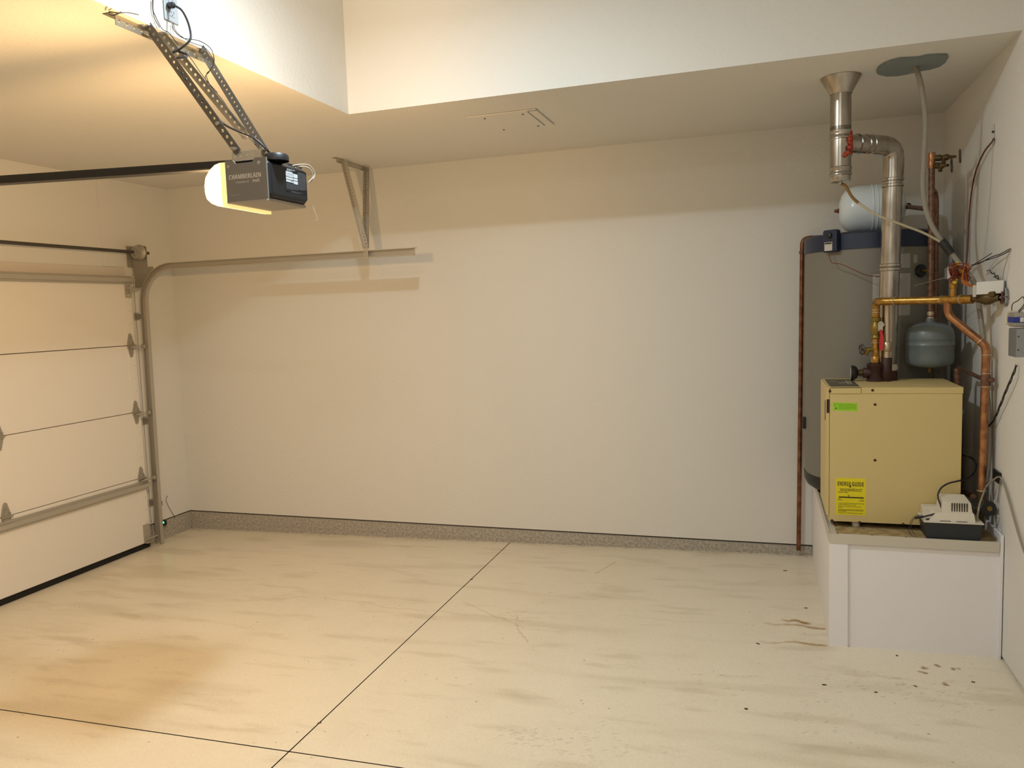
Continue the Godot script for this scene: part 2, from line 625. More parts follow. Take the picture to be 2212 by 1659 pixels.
func build_room() -> void:
	# floor: four slabs with sawn joints between them
	var im := floor_image()
	floor_stains(im)
	M.floor = mat(Color.WHITE, 0.3, 0.0, 0.35)
	M.floor.albedo_texture = ImageTexture.create_from_image(im)
	var fl := thing("floor", Vector3.ZERO, "pale beige sealed concrete garage floor with dark sawn joints", "floor", "", "structure")
	var g := 0.0032
	var jx := 2.967; var jz := 2.934
	for r in [[-0.1, jx - g, -0.1, jz - g], [jx + g, ROOM_W + 0.1, -0.1, jz - g], [-0.1, jx - g, jz + g, FRONT_Z + 0.1], [jx + g, ROOM_W + 0.1, jz + g, FRONT_Z + 0.1]]:
		var mb := slab(r[0], r[1], r[2], r[3], 0.0, -0.08)
		var cut := MB.new()
		var top := MB.new()
		for i in range(0, mb.v.size(), 3):
			var w := top if mb.n[i].y > 0.9 else cut
			for j in 3:
				w.v.append(mb.v[i + j]); w.n.append(mb.n[i + j]); w.u.append(Vector2.ZERO)
		mb = top
		for i in mb.v.size():
			mb.u[i] = Vector2(mb.v[i].x / 5.88, mb.v[i].z / 7.2)
		var sl := obj("slab", mb, M.floor, fl)
		obj("sawn_edge", cut, M.joint, sl)
	obj("joint_filler", slab(-0.1, ROOM_W + 0.1, -0.1, FRONT_Z + 0.1, -0.03, -0.12), M.joint, fl)

	# walls
	var t := 0.15
	var b := MB.new()
	b.box(Vector3(-t, 0.162, -t), Vector3(ROOM_W + t, HIGH_Y, 0))
	lone("wall_back", b, M.wall, "plain beige painted back wall of the garage", "wall", "", "structure")
	b = MB.new()
	b.box(Vector3(-t, 0.162, 0), Vector3(0, HIGH_Y, 0.63))
	b.box(Vector3(-t, 2.13, 0.63), Vector3(0, HIGH_Y, 5.34))
	b.box(Vector3(-t, 0.162, 5.34), Vector3(0, HIGH_Y, FRONT_Z))
	lone("wall_left", b, M.wall, "beige painted wall round the garage door opening", "wall", "", "structure")
	b = MB.new()
	b.box(Vector3(ROOM_W, 0.12, 0), Vector3(ROOM_W + t, HIGH_Y, FRONT_Z))
	lone("wall_right", b, M.wall, "off-white wall behind the boiler pipes and controls", "wall", "", "structure")
	b = MB.new()
	b.box(Vector3(-t, -0.1, FRONT_Z), Vector3(ROOM_W + t, HIGH_Y, FRONT_Z + t))
	lone("wall_front", b, M.wall, "plain beige garage wall facing the back wall", "wall", "", "structure")
	b = MB.new()
	b.box(Vector3(-t, HIGH_Y, -t), Vector3(ROOM_W + t, HIGH_Y + t, FRONT_Z + t))
	lone("ceiling", b, M.wall, "high garage ceiling above the raised bay", "ceiling", "", "structure")
	b = MB.new()
	b.extrude(PackedVector2Array([Vector2(0, 0), Vector2(ROOM_W, 0), Vector2(ROOM_W, SOFFIT_Z), Vector2(SOFFIT_X, SOFFIT_Z), Vector2(SOFFIT_X, FRONT_Z), Vector2(0, FRONT_Z)]), Vector3(0, SOFFIT_Y, 0), Vector3.RIGHT, Vector3.BACK, Vector3(0, HIGH_Y - SOFFIT_Y, 0))
	lone("ceiling_001", b, M.wall, "L-shaped dropped ceiling with bright white drywall faces", "ceiling", "", "structure")
	# concrete stem wall under the drywall
	b = MB.new()
	b.box(Vector3(-t, -0.1, -t), Vector3(5.125, 0.151, 0.006), 0.004)
	lone("baseboard_back", b, M.concrete, "rough grey concrete stem wall under the back wall", "stem wall", "", "structure")
	b = MB.new()
	b.box(Vector3(-t, -0.1, 0.007), Vector3(0.006, 0.151, 0.53), 0.004)
	lone("baseboard_left", b, M.concrete, "short concrete stem wall beside the garage door track", "stem wall", "", "structure")
	b = MB.new()
	b.box(Vector3(-t, -0.1, 5.36), Vector3(0.006, 0.151, FRONT_Z), 0.004)
	lone("baseboard_left", b, M.concrete, "concrete stem wall at the near side of the garage door", "stem wall", "", "structure")
	b = MB.new()
	b.box(Vector3(ROOM_W + 0.012, -0.1, 0), Vector3(ROOM_W + t, 0.118, FRONT_Z))
	lone("baseboard_right", b, M.concrete, "dark recessed concrete foot of the right wall", "stem wall", "", "structure")
	# jamb boards round the door opening
	b = MB.new()
	b.box(Vector3(0.0, 0.16, 0.535), Vector3(0.009, 2.26, 0.64), 0.001)
	b.box(Vector3(0.0, 2.13, 0.64), Vector3(0.009, 2.258, 5.36), 0.001)
	lone("trim_1", b, M.trim, "beige jamb boards round the garage door", "trim", "", "structure")
	b = MB.new()
	b.box(Vector3(0.0, 2.262, 0.60), Vector3(0.006, SOFFIT_Y, 0.74), 0.001)
	lone("trim_2", b, M.wall, "beige spring anchor board above the garage door corner", "trim", "", "structure")

func floor_stains(im: Image) -> void:
	var rng := RandomNumberGenerator.new()
	rng.seed = 77
	# scuffs in front of the platform and in the foreground
	for s in [[Vector3(5.218, 0.092, 1.805), 0.24, 60], [Vector3(5.560, 0.098, 1.887), 0.22, 40], [Vector3(4.128, 0.073, 2.622), 0.25, 60], [Vector3(3.871, 0.068, 2.610), 0.10, 30], [Vector3(3.361, 0.059, 1.368), 0.12, 24], [Vector3(4.632, 0.082, 1.951), 0.2, 18], [Vector3(5.088, 0.090, 2.227), 0.3, 26]]:
		for k in s[2]:
			var p: Vector3 = s[0] + Vector3(rng.randfn(0, s[1] * 0.5), 0, rng.randfn(0, s[1] * 0.35))
			var a := rng.randf_range(-0.5, 0.5) + 0.4
			var l := rng.randf_range(0.005, 0.035)
			var steps := int(l * 200) + 1
			for q in steps:
				dab(im, p.x + cos(a) * l * q / steps, p.z - sin(a) * l * q / steps, rng.randf_range(0.002, 0.006), Color("7d725e"), 0.15)
	# rust runs beside the platform
	for s in [[Vector3(4.814, 0.085, 1.231), Vector3(5.123, 0.091, 1.248)], [Vector3(4.792, 0.085, 1.479), Vector3(5.116, 0.090, 1.455)], [Vector3(4.910, 0.087, 1.168), Vector3(5.039, 0.089, 1.189)]]:
		for q in 60:
			var t := q / 60.0
			var p: Vector3 = s[0].lerp(s[1], t)
			dab(im, p.x, p.z + 0.012 * sin(t * 9.0) + rng.randf_range(-0.006, 0.006), rng.randf_range(0.008, 0.022), Color("9a7748"), 0.26 * t + 0.05)
	for s in [Vector3(5.524, 0.098, 1.632), Vector3(5.585, 0.099, 1.596), Vector3(5.656, 0.100, 1.615), Vector3(5.583, 0.099, 1.782), Vector3(5.508, 0.097, 1.684)]:
		for k in 4:
			dab(im, s.x + rng.randf_range(-0.015, 0.015), s.z + rng.randf_range(-0.01, 0.01), 0.012, Color("7d5836"), 0.5)
	# long hairline cracks and drag marks
	for s in [[Vector3(2.144, 0.038, 1.321), Vector3(2.919, 0.052, 1.399), 0.5], [Vector3(2.919, 0.052, 1.399), Vector3(3.574, 0.063, 1.466), 0.3], [Vector3(0.782, 0.014, 1.312), Vector3(2.144, 0.038, 1.321), 0.3], [Vector3(1.236, 0.022, 1.605), Vector3(1.961, 0.035, 1.353), 0.35], [Vector3(3.063, 0.054, 1.236), Vector3(3.551, 0.063, 1.569), 0.4], [Vector3(0.802, 0.014, 2.297), Vector3(1.741, 0.031, 1.996), 0.4], [Vector3(3.748, 0.066, 0.593), Vector3(3.843, 0.068, 0.355), 0.5], [Vector3(3.452, 0.061, 1.386), Vector3(3.625, 0.064, 1.768), 0.3], [Vector3(4.013, 0.071, 1.282), Vector3(4.742, 0.084, 1.245), 0.25], [Vector3(1.948, 0.034, 0.621), Vector3(3.031, 0.054, 0.822), 0.25]]:
		var last := 0.0
		for q in 240:
			var t := q / 240.0
			last = clampf(last + rng.randf_range(-0.004, 0.004), -0.04, 0.04)
			var p: Vector3 = s[0].lerp(s[1], t)
			dab(im, p.x, p.z + last, 0.005, Color("94866a"), s[2] * 0.28)
	# fine specks
	for k in 420:
		dab(im, rng.randf_range(0.2, 5.8), rng.randf_range(0.1, 4.6), rng.randf_range(0.002, 0.006), Color("5d503c"), rng.randf_range(0.2, 0.7))
	# dirt along the stem wall
	for k in 500:
		dab(im, rng.randf_range(0.0, 5.1), absf(rng.randfn(0.0, 0.02)) + 0.005, 0.015, Color("8e8168"), 0.12)

func build_platform() -> void:
	var t := thing("equipment_platform", Vector3(5.5, ground(5.5), 0.75), "white boxed platform carrying the boiler, with a metal edge", "platform")
	var b := MB.new()
	var x0 := 5.125; var zf := 1.47; var x1 := 5.875
	b.hexa([Vector3(x0 + 0.085, ground(x0), zf - 0.012), Vector3(x1 - 0.012, ground(x1), zf - 0.012), Vector3(x1 - 0.012, ground(x1), 0.01), Vector3(x0 + 0.085, ground(x0), 0.01), Vector3(x0 + 0.085, 0.62, zf - 0.012), Vector3(x1 - 0.012, 0.62, zf - 0.012), Vector3(x1 - 0.012, 0.62, 0.01), Vector3(x0 + 0.085, 0.62, 0.01)])
	obj("front_panel", b, M.platform, t)
	b = MB.new()
	b.hexa([Vector3(x0, ground(x0), zf), Vector3(x0 + 0.087, ground(x0), zf), Vector3(x0 + 0.087, ground(x0), 0.005), Vector3(x0, ground(x0), 0.005), Vector3(x0, 0.622, zf), Vector3(x0 + 0.084, 0.622, zf), Vector3(x0 + 0.084, 0.622, 0.005), Vector3(x0, 0.622, 0.005)])
	obj("corner_board", b, M.platform, t)
	b = MB.new()
	b.box(Vector3(x1 - 0.012, ground(x1), 0.8), Vector3(x1 + 0.001, 0.70, zf + 0.006), 0.001)
	obj("end_board", b, M.platform, t)
	b = MB.new()
	b.box(Vector3(x0 + 0.004, 0.62, 0.005), Vector3(x1 - 0.003, 0.655, zf - 0.004))
	obj("deck", b, M.ply, t)
	b = MB.new()
	b.box(Vector3(x0 + 0.002, 0.618, zf - 0.004), Vector3(x1 - 0.014, 0.667, zf + 0.003), 0.001)
	b.box(Vector3(x0 + 0.002, 0.656, zf - 0.034), Vector3(x1 - 0.014, 0.660, zf - 0.003))
	obj("edge_channel", b, M.trim_metal, t)
	b = MB.new()
	b.box(Vector3(x0 - 0.002, 0.622, 0.006), Vector3(x0 + 0.004, 0.667, zf + 0.003), 0.001)
	b.box(Vector3(x0 + 0.003, 0.656, 0.006), Vector3(x0 + 0.036, 0.660, zf - 0.034))
	obj("edge_channel", b, M.trim_metal, t)
	for x in [5.165, 5.32, 5.47]:
		b = MB.new()
		b.cyl(Vector3(x, 0.659, 1.447), Vector3(x, 0.663, 1.447), 0.005, 10)
		obj("screw", b, M.screw, t)
	# peeled drywall at the right end of the deck
	b = MB.new()
	for q in [[Vector3(5.872, 0.793, 1.305), 0.05, 0.055, 0.3], [Vector3(5.872, 0.750, 1.357), 0.06, 0.04, -0.2], [Vector3(5.872, 0.695, 1.401), 0.05, 0.03, 0.4], [Vector3(5.872, 0.814, 1.254), 0.03, 0.05, 0.1]]:
		var poly := PackedVector2Array()
		for k in 9:
			var a := TAU * k / 9
			var r: float = 1.0 + 0.35 * sin(k * 2.3 + q[3] * 10)
			poly.append(Vector2(cos(a) * q[1] * 0.5 * r, sin(a) * q[2] * 0.5 * r))
		b.extrude(poly, q[0], Vector3.BACK, Vector3.UP, Vector3(0.006, 0, 0))
	lone("torn_drywall", b, M.plaster, "torn white drywall patches at the platform end by the pump", "drywall")

func build_door() -> void:
	var z0 := 0.547; var z1 := 5.43
	var d := thing("door_1", Vector3(0.035, 0.0, 3.0), "white sectional garage door closed on the left wall", "garage door", "", "structure")
	for i in 4:
		var y0 := 0.045 + 0.533 * i
		var b := MB.new()
		b.box(Vector3(0.012, y0 + 0.002, z0), Vector3(0.058, y0 + 0.531, z1), 0.003)
		var sec := obj("door_section", b, M.door, d)
		b = MB.new()
		b.box(Vector3(0.050, y0 + 0.004, z0 - 0.002), Vector3(0.0605, y0 + 0.529, z0 + 0.075), 0.0008)
		obj("end_stile", b, M.door, sec)
		for k in 5:
			b = MB.new()
			b.cyl(Vector3(0.0605, y0 + 0.07 + 0.1 * k, z0 + 0.02), Vector3(0.0625, y0 + 0.07 + 0.1 * k, z0 + 0.02), 0.003, 8)
			obj("rivet", b, M.galv_dull, sec)
	var s := MB.new()
	s.box(Vector3(0.02, 0.016, z0), Vector3(0.052, 0.047, z1), 0.004)
	s.extrude(PackedVector2Array([Vector2(0.014, 0.036), Vector2(0.058, 0.036), Vector2(0.050, 0.004), Vector2(0.022, 0.004)]), Vector3(0, 0, z0), Vector3.RIGHT, Vector3.UP, Vector3(0, 0, z1 - z0), true)
	obj("bottom_seal", s, M.rubber, d)
	# stiffening struts
	for y in [2.128, 0.492]:
		s = MB.new()
		s.extrude(PackedVector2Array([Vector2(0.06, -0.004), Vector2(0.072, -0.004), Vector2(0.072, 0.010), Vector2(0.105, 0.013), Vector2(0.105, 0.043), Vector2(0.072, 0.046), Vector2(0.072, 0.060), Vector2(0.06, 0.060)]), Vector3(0, y, z0 - 0.01), Vector3.RIGHT, Vector3.UP, Vector3(0, 0, z1 - z0 + 0.02))
		obj("strut", s, M.galv, d)
	# hinges on every seam
	for i in [1, 2, 3]:
		var y: float = 0.045 + 0.533 * i
		var inner := [1.77, 2.98, 4.2]
		for z in inner:
			hinge(d, y, z, false)
		hinge(d, y, z0 + 0.045, true)
	# bottom corner bracket, top roller bracket
	s = MB.new()
	s.box(Vector3(0.060, 0.05, z0 + 0.0), Vector3(0.066, 0.20, z0 + 0.07), 0.001)
	s.box(Vector3(0.066, 0.05, z0 + 0.0), Vector3(0.10, 0.056, z0 + 0.07), 0.001)
	s.cyl(Vector3(0.088, 0.085, z0 + 0.07), Vector3(0.088, 0.085, z0 - 0.05), 0.006, 10)
	s.cyl(Vector3(0.066, 0.15, z0 + 0.04), Vector3(0.074, 0.15, z0 + 0.04), 0.010, 6)
	s.cyl(Vector3(0.066, 0.09, z0 + 0.02), Vector3(0.074, 0.09, z0 + 0.02), 0.010, 6)
	obj("bottom_bracket", s, M.galv, d)
	s = MB.new()
	s.box(Vector3(0.060, 2.02, z0 + 0.0), Vector3(0.064, 2.12, z0 + 0.06), 0.001)
	s.box(Vector3(0.064, 2.065, z0 + 0.01), Vector3(0.12, 2.105, z0 + 0.014), 0.001)
	s.cyl(Vector3(0.115, 2.085, z0 + 0.06), Vector3(0.115, 2.085, z0 - 0.06), 0.0065, 10)
	s.cyl(Vector3(0.115, 2.085, z0 + 0.05), Vector3(0.115, 2.085, z0 - 0.01), 0.012, 12)
	s.box(Vector3(0.064, 2.022, z0 + 0.01), Vector3(0.085, 2.05, z0 + 0.05), 0.002)
	obj("top_bracket", s, M.galv, d)

func hinge(door: Node3D, y: float, z: float, roller: bool) -> void:
	var w := 0.034
	var b := MB.new()
	# upper and lower leaves: pointed plates
	for s in [1.0, -1.0]:
		var poly := PackedVector2Array([Vector2(-w, 0.012 * s), Vector2(w, 0.012 * s), Vector2(w * 0.78, 0.04 * s), Vector2(0.013, 0.088 * s), Vector2(0.0, 0.096 * s), Vector2(-0.013, 0.088 * s), Vector2(-w * 0.78, 0.04 * s)])
		b.extrude(poly, Vector3(0.0605, y, z), Vector3(0, 0, 1), Vector3.UP, Vector3(0.004, 0, 0))
		# raised rib down the leaf
		b.extrude(PackedVector2Array([Vector2(-0.012, 0.016 * s), Vector2(0.012, 0.016 * s), Vector2(0.004, 0.07 * s), Vector2(-0.004, 0.07 * s)]), Vector3(0.0645, y, z), Vector3(0, 0, 1), Vector3.UP, Vector3(0.004, 0, 0))
	b.box(Vector3(0.0605, y - 0.02, z - w), Vector3(0.070, y + 0.02, z + w), 0.003)
	var h := obj("hinge", b, M.galv_dull, door)
	b = MB.new()
	b.cyl(Vector3(0.074, y, z - w - 0.004), Vector3(0.074, y, z + w + 0.004), 0.008, 12)
	obj("hinge_pin", b, M.zinc, h)
	for q in [[0.05, 0.0], [-0.05, 0.0], [0.022, 0.022], [-0.022, 0.022], [0.022, -0.022]]:
		b = MB.new()
		b.cyl(Vector3(0.064, y + q[0], z + q[1]), Vector3(0.074, y + q[0], z + q[1]), 0.006, 6)
		obj("bolt_head", b, M.zinc, h)
	if roller:
		b = MB.new()
		b.cyl(Vector3(0.098, y - 0.012, z + 0.03), Vector3(0.098, y - 0.012, z - 0.09), 0.006, 10)
		b.cyl(Vector3(0.098, y - 0.012, z + 0.0), Vector3(0.098, y - 0.012, z - 0.045), 0.011, 12)
		b.box(Vector3(0.07, y - 0.026, z - 0.03), Vector3(0.105, y + 0.002, z - 0.026), 0.001)
		b.lathe(Vector3(0.098, y - 0.012, z - 0.098), Vector3(0, 0, 1), [Vector2(0, 0), Vector2(0.019, 0), Vector2(0.021, 0.004), Vector2(0.019, 0.012), Vector2(0, 0.012)], 18)
		obj("roller", b, M.galv, h)

func build_door_track() -> void:
	var zw := 0.448   # the web of the channel; the lips face the door
	var t := thing("door_track", Vector3(0.1, ground(0.1), 0.46), "galvanized garage door track curving from upright to level", "door track")
	var ch := [Vector2(-0.026, 0.0), Vector2(0.026, 0.0), Vector2(0.026, 0.034), Vector2(0.020, 0.034), Vector2(0.020, 0.030), Vector2(0.0235, 0.030), Vector2(0.0235, 0.0025), Vector2(-0.0235, 0.0025), Vector2(-0.0235, 0.030), Vector2(-0.020, 0.030), Vector2(-0.020, 0.034), Vector2(-0.026, 0.034)]
	var b := MB.new()
	b.sweep(ch, [Vector3(0.078, 0.012, zw), Vector3(0.112, 1.9695, zw)], Vector3.BACK)
	obj("vertical_track", b, M.galv, t)
	b = MB.new()
	var pts := []
	var r := 0.285
	for k in 17:
		var a := PI / 2 * k / 16.0
		pts.append(Vector3(0.112 + r - r * cos(a), 1.97 + r * sin(a), zw))
	pts.append(Vector3(0.70, 2.255, zw))
	b.sweep(ch, pts, Vector3.BACK)
	obj("curved_track", b, M.galv, t)
	b = MB.new()
	b.sweep(ch, [Vector3(0.70, 2.255, zw), Vector3(2.488, 2.252, zw)], Vector3.BACK)
	var hz := obj("horizontal_track", b, M.galv, t)
	for q in [Vector2(2.462, 2.266), Vector2(2.446, 2.256), Vector2(2.462, 2.246), Vector2(2.255, 2.258), Vector2(0.82, 2.256)]:
		b = MB.new()
		b.cyl(Vector3(q.x, q.y, zw + 0.002), Vector3(q.x, q.y, zw + 0.0045), 0.0045, 8)
		obj("punched_hole", b, M.paper, hz)
	# angle that reinforces the level run
	b = MB.new()
	b.box(Vector3(0.42, 2.276, zw - 0.028), Vector3(2.488, 2.280, zw + 0.0), 0.0005)
	obj("stiffening_angle", b, M.galv, t)
	# jamb brackets along the upright
	for y in [0.34, 1.02, 1.87]:
		b = MB.new()
		b.box(Vector3(0.001, y - 0.03, zw - 0.03), Vector3(0.006, y + 0.03, zw + 0.02), 0.001)
		b.box(Vector3(0.006, y - 0.02, zw - 0.006), Vector3(0.115, y + 0.02, zw - 0.001), 0.001)
		b.cyl(Vector3(0.1, y, zw - 0.006), Vector3(0.1, y, zw - 0.016), 0.009, 6)
		obj("jamb_bracket", b, M.galv_dull, t)
	for q in [[0.112, 1.945], [0.112, 1.915]]:
		b = MB.new()
		b.cyl(Vector3(q[0], q[1], zw + 0.0026), Vector3(q[0], q[1], zw + 0.010), 0.009, 6)
		obj("bolt_head", b, M.zinc, t)
	# flag bracket where the curve starts
	b = MB.new()
	b.extrude(PackedVector2Array([Vector2(0.007, 2.10), Vector2(0.09, 2.10), Vector2(0.14, 2.17), Vector2(0.20, 2.24), Vector2(0.20, 2.262), Vector2(0.007, 2.262)]), Vector3(0, 0, zw - 0.012), Vector3.RIGHT, Vector3.UP, Vector3(0, 0, 0.005))
	obj("flag_bracket", b, M.galv_dull, t)

	# torsion shaft over the door
	var sh := thing("torsion_shaft", Vector3(0.12, 2.372, 0.5), "steel torsion shaft with cable drum above the garage door", "shaft")
	b = MB.new()
	b.cyl(Vector3(0.115, 2.374, 0.385), Vector3(0.115, 2.372, 5.5), 0.0125, 16)
	obj("shaft", b, M.steel_dark, sh)
	b = MB.new()
	b.lathe(Vector3(0.115, 2.374, 0.475), Vector3(0, 0, 1), [Vector2(0.012, 0), Vector2(0.060, 0), Vector2(0.062, 0.006), Vector2(0.055, 0.012), Vector2(0.052, 0.016), Vector2(0.055, 0.02), Vector2(0.052, 0.024), Vector2(0.055, 0.028), Vector2(0.052, 0.032), Vector2(0.050, 0.046), Vector2(0.030, 0.050), Vector2(0.026, 0.072), Vector2(0.0125, 0.072)], 28)
	obj("cable_drum", b, M.galv_dull, sh)
	b = MB.new()
	b.cyl(Vector3(0.115 + 0.026, 2.374, 0.535), Vector3(0.115 + 0.045, 2.374, 0.535), 0.006, 6)
	obj("set_screw", b, M.zinc, sh)
	b = MB.new()
	b.extrude(PackedVector2Array([Vector2(0.007, 2.20), Vector2(0.15, 2.20), Vector2(0.15, 2.42), Vector2(0.12, 2.43), Vector2(0.007, 2.43)]), Vector3(0, 0, 0.440), Vector3.RIGHT, Vector3.UP, Vector3(0, 0, 0.004))
	b.box(Vector3(0.007, 2.262, 0.444), Vector3(0.0105, 2.43, 0.50), 0.0005)
	obj("end_bearing_plate", b, M.galv_dull, sh)
	b = MB.new()
	b.tube([Vector3(0.064, 2.374, 0.51), Vector3(0.066, 0.09, 0.53)], 0.0016, 6)
	lone("lift_cable", b, M.steel_dark, "thin steel lift cable down the garage door edge", "cable")

	# hanger that carries the end of the level track
	var h := thing("track_hanger", Vector3(1.95, SOFFIT_Y, 0.3), "V-shaped perforated angle hanger holding the end of the door track", "hanger")
	var x := 1.95
	b = MB.new()
	b.perforated(Vector3(x, SOFFIT_Y - 0.036, 0.53), Vector3(x, SOFFIT_Y - 0.036, 0.07), Vector3.UP, 0.035, 0.002, 0.026, 0.0045)
	b.perforated(Vector3(x, SOFFIT_Y - 0.0015, 0.53), Vector3(x, SOFFIT_Y - 0.0015, 0.07), Vector3(-1, 0, 0), 0.035, 0.002, 0.026, 0.0045)
	obj("ceiling_angle", b, M.galv, h)
	var foot := Vector3(2.10, 2.29, 0.46)
	for q in [Vector3(x + 0.004, SOFFIT_Y - 0.012, 0.455), Vector3(x + 0.004, SOFFIT_Y - 0.012, 0.115)]:
		b = MB.new()
		b.perforated(foot, q, Vector3(1, 0.25, 0), 0.034, 0.002, 0.024, 0.0045)
		b.perforated(foot + Vector3(0, 0, 0.0), q, Vector3(0, 0.3, 1), 0.034, 0.002, 0.024, 0.0045)
		obj("hanger_strut", b, M.galv, h)
	b = MB.new()
	b.box(Vector3(2.102, 2.222, zw + 0.0345), Vector3(2.136, 2.31, zw + 0.037), 0.0005)
	obj("foot_plate", b, M.galv, h)
	for q in [[2.119, 2.266], [2.119, 2.240], [2.119, 2.30]]:
		b = MB.new()
		b.cyl(Vector3(q[0], q[1], zw + 0.037), Vector3(q[0], q[1], zw + 0.044), 0.0065, 6)
		obj("bolt_head", b, M.zinc, h)
	b = MB.new()
	b.cyl(Vector3(x + 0.002, SOFFIT_Y - 0.018, 0.105), Vector3(x + 0.010, SOFFIT_Y - 0.018, 0.105), 0.008, 6)
	obj("bolt_head", b, M.zinc, h)

	# photo eye near the floor and its wire
	var e := thing("photo_eye", Vector3(0.05, ground(0.05) + 0.1, 0.4), "small black safety sensor with green light beside the door track", "sensor")
	b = MB.new()
	b.box(Vector3(0.012, 0.135, 0.386), Vector3(0.058, 0.170, 0.436), 0.004)
	b.box(Vector3(0.020, 0.128, 0.352), Vector3(0.066, 0.176, 0.390), 0.007)
	obj("housing", b, M.black, e)
	b = MB.new()
	for q in [[0.034, 0.161, 0.009], [0.048, 0.154, 0.010], [0.058, 0.160, 0.007]]:
		b.lathe(Vector3(q[0], q[1], 0.390), Vector3.BACK, [Vector2(q[2], 0), Vector2(q[2] * 0.8, 0.002), Vector2(0, 0.003)], 12)
	obj("green_light", b, M.led, e)
	b = MB.new()
	b.box(Vector3(0.010, 0.13, 0.4361), Vector3(0.03, 0.165, 0.440), 0.001)
	obj("bracket", b, M.galv, e)
	var gl := OmniLight3D.new()
	gl.name = "sensor_light"
	gl.position = Vector3(0.050, 0.156, 0.402)
	gl.light_color = Color(0.1, 1.0, 0.5)
	gl.light_energy = 0.0012
	gl.light_size = 0.004
	gl.omni_range = 14.0
	gl.omni_attenuation = 2.0
	gl.shadow_enabled = true
	add_child(gl)
	b = MB.new()
	b.tube(MB.smooth([Vector3(0.012, 0.150, 0.204), Vector3(0.012, 0.282, 0.277), Vector3(0.012, 0.336, 0.288), Vector3(0.006, 0.352, 0.258)]), 0.0018, 6)
	lone("sensor_wire", b, M.wire_black, "short dark loose wire on the wall above the green sensor", "wire")

